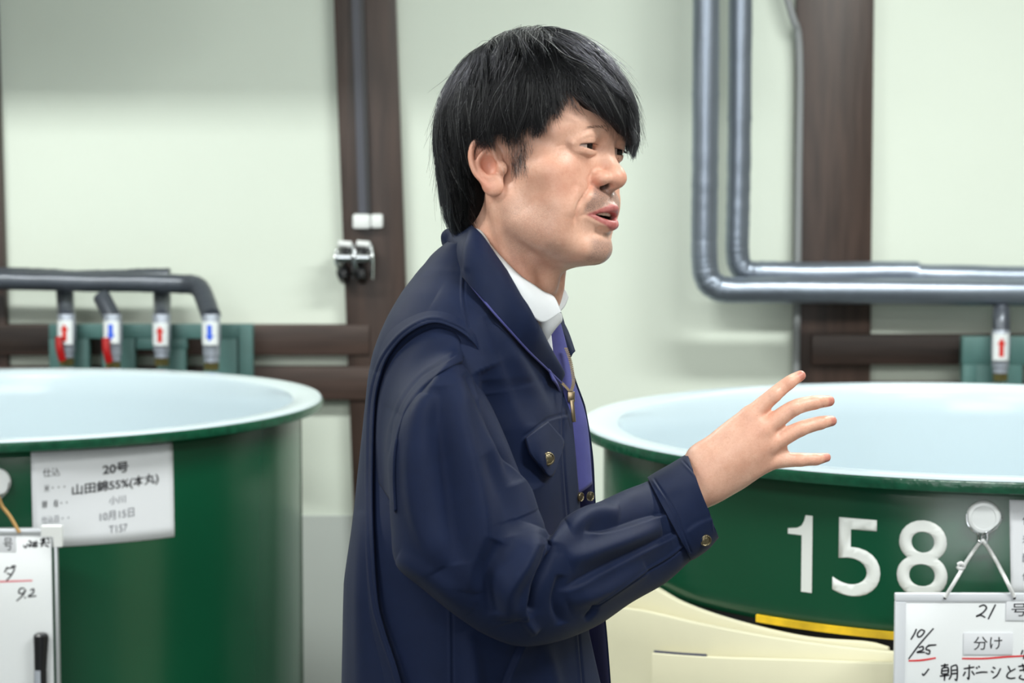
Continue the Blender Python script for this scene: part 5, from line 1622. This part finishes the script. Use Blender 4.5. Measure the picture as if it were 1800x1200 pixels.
bv_sl = bvh_of(sl)
pa = [(822, 590), (792, 577), (758, 572), (722, 590), (690, 625), (668, 680), (660, 750), (660, 840)]
pb = [(812, 640), (792, 653), (759, 676), (729, 708), (709, 747), (700, 799), (698, 848), (701, 905)]
nA, nB = 130, 80
SA, SB = spline(np.array(pa, float), nA), spline(np.array(pb, float), nB)
SB = spline(np.array(pb, float), nA)
bv_ts = bvh_of(jacket, sl)
Dp = np.zeros((nA, nB)); UV = np.zeros((nA, nB, 2))
for i in range(nA):
    for j in range(nB):
        UV[i, j] = SA[i] + (SB[i] - SA[i]) * j / (nB - 1)
        Dp[i, j] = cast(bv_ts, *UV[i, j])[1]
D0 = Dp.copy()
for _ in range(400):
    q = np.pad(Dp, 1, mode='edge')
    Dp = np.minimum((q[:-2, 1:-1] + q[2:, 1:-1] + q[1:-1, :-2] + q[1:-1, 2:]) / 4, D0)
tt = np.linspace(0, 1, nB)[None]
Dp = Dp + 0.014 * np.exp(-np.arange(nA)[:, None] / 5.0) - 0.0035 + 0.016 * np.exp(-tt / 0.07) + 0.013 * sstep(0.86, 1.0, tt)
Gp = np.array([[P(UV[i, j, 0], UV[i, j, 1], Dp[i, j]) for j in range(nB)] for i in range(nA)])
sp_ = cloth('shoulder_panel', Gp, False, M_navy, jacket, [('s', [(803, 622), (775, 640), (743, 662), (712, 700), (690, 745), (682, 800)], 0.9, 1.8, 1.8), ('r', [(800, 585), (740, 630), (690, 720)], 2.5, 22, 22)], 0.0016, (4, 0.0012, 22), face=False, out=np.array([0, 9.0, 1.0]))
bv_all = bvh_of(jacket, sl, cuff)
bv_body = bvh_of(body)
def patch(name, edgeA, edgeB, n, m, mats, parent, thick, bulge=0.0, strokes=(), lumps=None, away=False):
    """cloth strip between two 3-D edges, bulging off the straight line between them."""
    A = spline(np.array(edgeA), n); B = spline(np.array(edgeB), n)
    t = np.linspace(0, 1, m)[None, :, None]
    G = A[:, None] * (1 - t) + B[:, None] * t
    nn = grid_normals(G, False)
    vw = G - C0
    if (nn * vw).sum() > 0: nn = -nn
    if away: nn = -nn
    G = G + nn * (np.sin(t * pi) * np.asarray(bulge).reshape(-1, 1, 1))
    o = cloth(name, G, False, mats, parent, strokes, 0, lumps, face=False, out=np.array([0, 9.0, 1.3]))
    md = o.modifiers.new('thick', 'SOLIDIFY'); md.thickness = thick; md.offset = 0
    return o
# ---------------------------------------------------------------- jacket collar (near leaf)
outer_px = [(779, 428), (797, 462), (822, 494), (863, 543), (896, 580), (928, 615), (957, 643), (985, 670)]
inner_px = [(800, 402), (818, 392), (838, 405), (872, 452), (906, 501), (930, 541), (948, 590), (972, 655)]
outer = [cast(bv_trunk, x, y, 0.010, 2.0) for x, y in outer_px]
inner = [cast(bv_body, x, y, 0.016, 2.02) for x, y in inner_px]
for k, (x, y) in enumerate(inner_px[5:], 5):      # over the chest the roll line leaves the neck
    inner[k] = P(x, y, outer[k][1] + 0.004)
for k in range(2):
    outer[k] = P(outer_px[k][0], outer_px[k][1], 2.05 - 0.02 * k); inner[k] = P(inner_px[k][0], inner_px[k][1], 2.045 - 0.02 * k)
col = patch('collar', inner, outer, 120, 50, M_navy, jacket, 0.0035, 0.008, [('e', [(829, 400), (817, 440), (818, 480)], 2.0, 14, 18)])
# violet piping along the leaf's edge
pipe_pts = [p_ + np.array([0.001, -0.0035, -0.0012]) for p_ in outer[2:]]
tube('piping', pipe_pts, 0.0011, M_lining, col, 8, 70)
# back of the collar and the far leaf
nc = wr(NB + np.array([0, 0, 38]))
ang = np.linspace(radians(205), radians(320), 14)
top, bot = [], []
for a in ang:
    k = (a - ang[0]) / (ang[-1] - ang[0])
    rr = 0.052
    dirv = TF * cos(a) - TL_ * sin(a)
    top.append(nc + dirv * rr + np.array([0, 0, 0.055 - 0.085 * k])); bot.append(nc + dirv * (rr + 0.012) + np.array([0, 0, 0.016 - 0.085 * k]))
patch('collar', top, bot, 60, 14, M_navy, jacket, 0.0035, 0.004)
patch('collar', [P(974, 580, 2.070), P(985, 600, 2.066), P(1002, 629, 2.058)], [P(986, 561, 2.080), P(998, 585, 2.074), P(1009, 618, 2.064)], 20, 12, M_navy, jacket, 0.0035, 0.002)
# lining shown inside the open front, near and far
patch('lining', [P(944, 585, 1.99), P(955, 625, 1.99), P(972, 668, 1.99)], [P(952, 588, 2.02), P(968, 640, 2.02), P(985, 690, 2.02)], 20, 12, M_lining, jacket, 0.002, 0.001)
lin = patch('lining', [P(965, 588, 2.045), P(972, 620, 2.04), P(985, 668, 2.03), P(1004, 760, 2.02), P(1010, 870, 2.02)], [P(984, 566, 2.055), P(995, 608, 2.05), P(1008, 668, 2.042), P(1030, 738, 2.04), P(1040, 850, 2.04)], 60, 16, M_lining, jacket, 0.002, 0.002)
# ---------------------------------------------------------------- shirt
sh = []
nu2, nv2 = 60, 90
G2 = np.zeros((nu2, nv2, 3))
for i, py in enumerate(np.linspace(470, 1300, nu2)):
    for j, f in enumerate(np.linspace(0, 2 * pi, nv2, endpoint=False)):
        c = trunk_point(py, 0) * 0.5 + trunk_point(py, pi) * 0.5
        q = trunk_point(py, f); G2[i, j] = c + (q - c) * np.array([0.80, 0.80, 1])
shirt = cloth('shirt', G2, True, M_shirt, person, (), 0.0012, (2, 0.001, 14))
top_px = [(836, 404), (841, 407), (850, 416), (872, 443), (910, 482), (940, 503), (957, 515)]
low_px = [(838, 420), (845, 428), (872, 470), (898, 508), (924, 540), (952, 566), (986, 549)]
tp = [cast(bv_body, x, y, 0.004, 2.0) for x, y in top_px]
lp = []
for (x, y), t_ in zip(low_px, tp):
    lp.append(P(x, y, t_[1] - 0.016))
patch('shirt_collar', tp, lp, 90, 24, M_shirt, shirt, 0.0022, 0.005)
patch('shirt_collar', [P(956, 515, 2.028), P(966, 505, 2.040), P(976, 497, 2.052)], [P(984, 548, 2.015), P(992, 538, 2.03), P(998, 523, 2.044)], 24, 16, M_shirt, shirt, 0.0022, 0.003)
patch('collar_stand', [P(938, 556, 1.995), P(955, 556, 1.985), P(972, 552, 1.99), P(985, 550, 2.01)], [P(944, 600, 2.0), P(956, 602, 1.997), P(966, 590, 2.002), P(980, 570, 2.02)], 24, 16, M_shirt, shirt, 0.0018, 0.003)
patch('shirt_placket', [P(944, 590, 2.004), P(952, 615, 2.006), P(962, 632, 2.008), P(970, 648, 2.01)], [P(968, 588, 2.012), P(970, 610, 2.014), P(972, 630, 2.016), P(973, 650, 2.018)], 24, 10, M_shirt, shirt, 0.0018, 0.002)
# ---------------------------------------------------------------- pocket flap, buttons, zip
fl = [(925, 768), (962, 740), (992, 775), (968, 838), (930, 790)]
def on(px, py, off): return cast(bv_trunk, px, py, off)
fa = [on(924, 771, .003), on(940, 757, .003), on(960, 742, .003)]
fb = [on(932, 795, .007), on(966, 838, .009), on(991, 776, .005)]
def tri_patch(name, rows, mats, parent, thick):
    G = np.stack([spline(np.array(r), 24) for r in rows]); G = np.stack([spline(G[:, k], 24) for k in range(24)], 1)
    nn = grid_normals(G, False); 
    o = mesh_np(name, G.reshape(-1, 3), grid_faces(24, 24, False), mats, parent)
    md = o.modifiers.new('thick', 'SOLIDIFY'); md.thickness = thick; md.offset = 0
    return o
flap = tri_patch('pocket_flap', [[on(924, 770, .004), on(942, 755, .004), on(962, 741, .004)], [on(928, 785, .008), on(950, 778, .009), on(976, 757, .006)], [on(934, 800, .010), on(957, 806, .011), on(990, 776, .006)], [on(950, 818, .012), on(968, 838, .012), on(982, 808, .008)]], M_navy, jacket, 0.0025)
0 and tri_patch('pocket', [[on(928, 800, .002), on(955, 806, .003), on(984, 800, .002)], [on(934, 850, .003), on(962, 858, .004), on(986, 850, .003)], [on(950, 905, .003), on(972, 912, .004), on(990, 905, .003)]], M_navy, jacket, 0.0025)
def button(c, nrm, r, parent, name='button'):
    q = Vector((0, 0, 1)).rotation_difference(Vector(nrm))
    bm = bmesh.new()
    lathe_bm(bm, [(0.0002, 0.0022), (r * 0.55, 0.0022), (r * 0.68, 0.0017), (r * 0.8, 0.0026), (r * 0.95, 0.0022), (r, 0.0010), (r * 0.96, -0.001), (r * 0.5, -0.0015)], 32, M=Matrix.Translation(Vector(c)) @ q.to_matrix().to_4x4())
    return bm_obj(name, bm, M_button, parent, True)
button(on(963, 806, .0135), (0.35, -0.93, 0.1), 0.0068, flap)
button(cast(bv_all, 1240, 949, .001), (0.15, -0.95, -0.15), 0.0062, cuff)
for x, y in ((1019, 873), (1037, 872)):
    button(P(x, y, ze(y) - .003 if x < 1030 else 2.035), (0.8, -0.6, 0), 0.005, jacket)
# zip: teeth along the near front edge, with its pull
zp = [(999, 632), (1004, 655), (1006, 675), (1003, 690)]
zpts = spline(np.array([P(x, y, Y_) for x, y, Y_ in ((995, 612, 2.036), (1002, 632, 2.03), (1006, 652, 2.022), (1008, 672, (2.02 + ze(672)) / 2 - .01), (1004, 688, ze(688) - .013))]), 26)
bm = bmesh.new()
for a in zpts: add_box(bm, a, (0.0034, 0.003, 0.0012))
zt = tag(bm_obj('zip_teeth', bm, M_zip, jacket), kind='stuff')
zpts = spline(np.array([P(x, y, ze(y) - .013) for x, y in ((984, 669), (995, 680), (1004, 690))]), 14)
bm = bmesh.new()
for a in zpts: add_box(bm, a, (0.0014, 0.003, 0.0030))
tag(bm_obj('zip_teeth', bm, M_zip, jacket), kind='stuff')
bm = bmesh.new()
add_box(bm, P(1004, 697, ze(697) - .014), (0.0075, 0.004, 0.011)); add_box(bm, P(1007, 722, ze(722) - .016), (0.0042, 0.0018, 0.023), Matrix.Rotation(radians(-6), 3, 'Y'))
bm_obj('zip_pull', bm, M_zip, jacket, True, 0.0008)
# ---------------------------------------------------------------- trousers and shoes (below the frame)
hip = trunk_point(1300, 0) * 0.5 + trunk_point(1300, pi) * 0.5
for s in (-1, 1):
    top_ = hip + TL_ * s * 0.085
    pts = [top_ + np.array([0, 0, 0.02]), top_ + np.array([0, 0, -0.25]) + TF * 0.01, np.array([top_[0], top_[1], 0.5]) + TL_ * s * 0.02 + TF * 0.02, np.array([top_[0], top_[1], 0.05]) + TL_ * s * 0.03]
    Vt, Ft = tube_vf(spline(np.array(pts), 40), np.interp(np.linspace(0, 1, 40), [0, .25, .5, 1], [.105, .095, .075, .06]), 40, True)
    bm = bmesh.new(); vf_bm(bm, Vt, Ft)
    bm_obj('trouser_leg', bm, M_trous, person, True)
    fc = pts[-1] + TF * 0.05
    bm = bmesh.new(); bmesh.ops.create_uvsphere(bm, u_segments=28, v_segments=16, radius=1)
    Mx = Matrix((TF, TL_, (0, 0, 1))).transposed()
    for v in bm.verts:
        z = max(v.co.z, -0.55); v.co = Vector(fc) * 1 + Mx @ Vector((v.co.x * 0.135, v.co.y * 0.05 * (1 + 0.15 * v.co.x), z * 0.055)); v.co.z += 0.0303 - fc[2]
    bm_obj('shoe', bm, M_blk if 'M_blk' in globals() else M_trous, person, True)
make_hair(person)
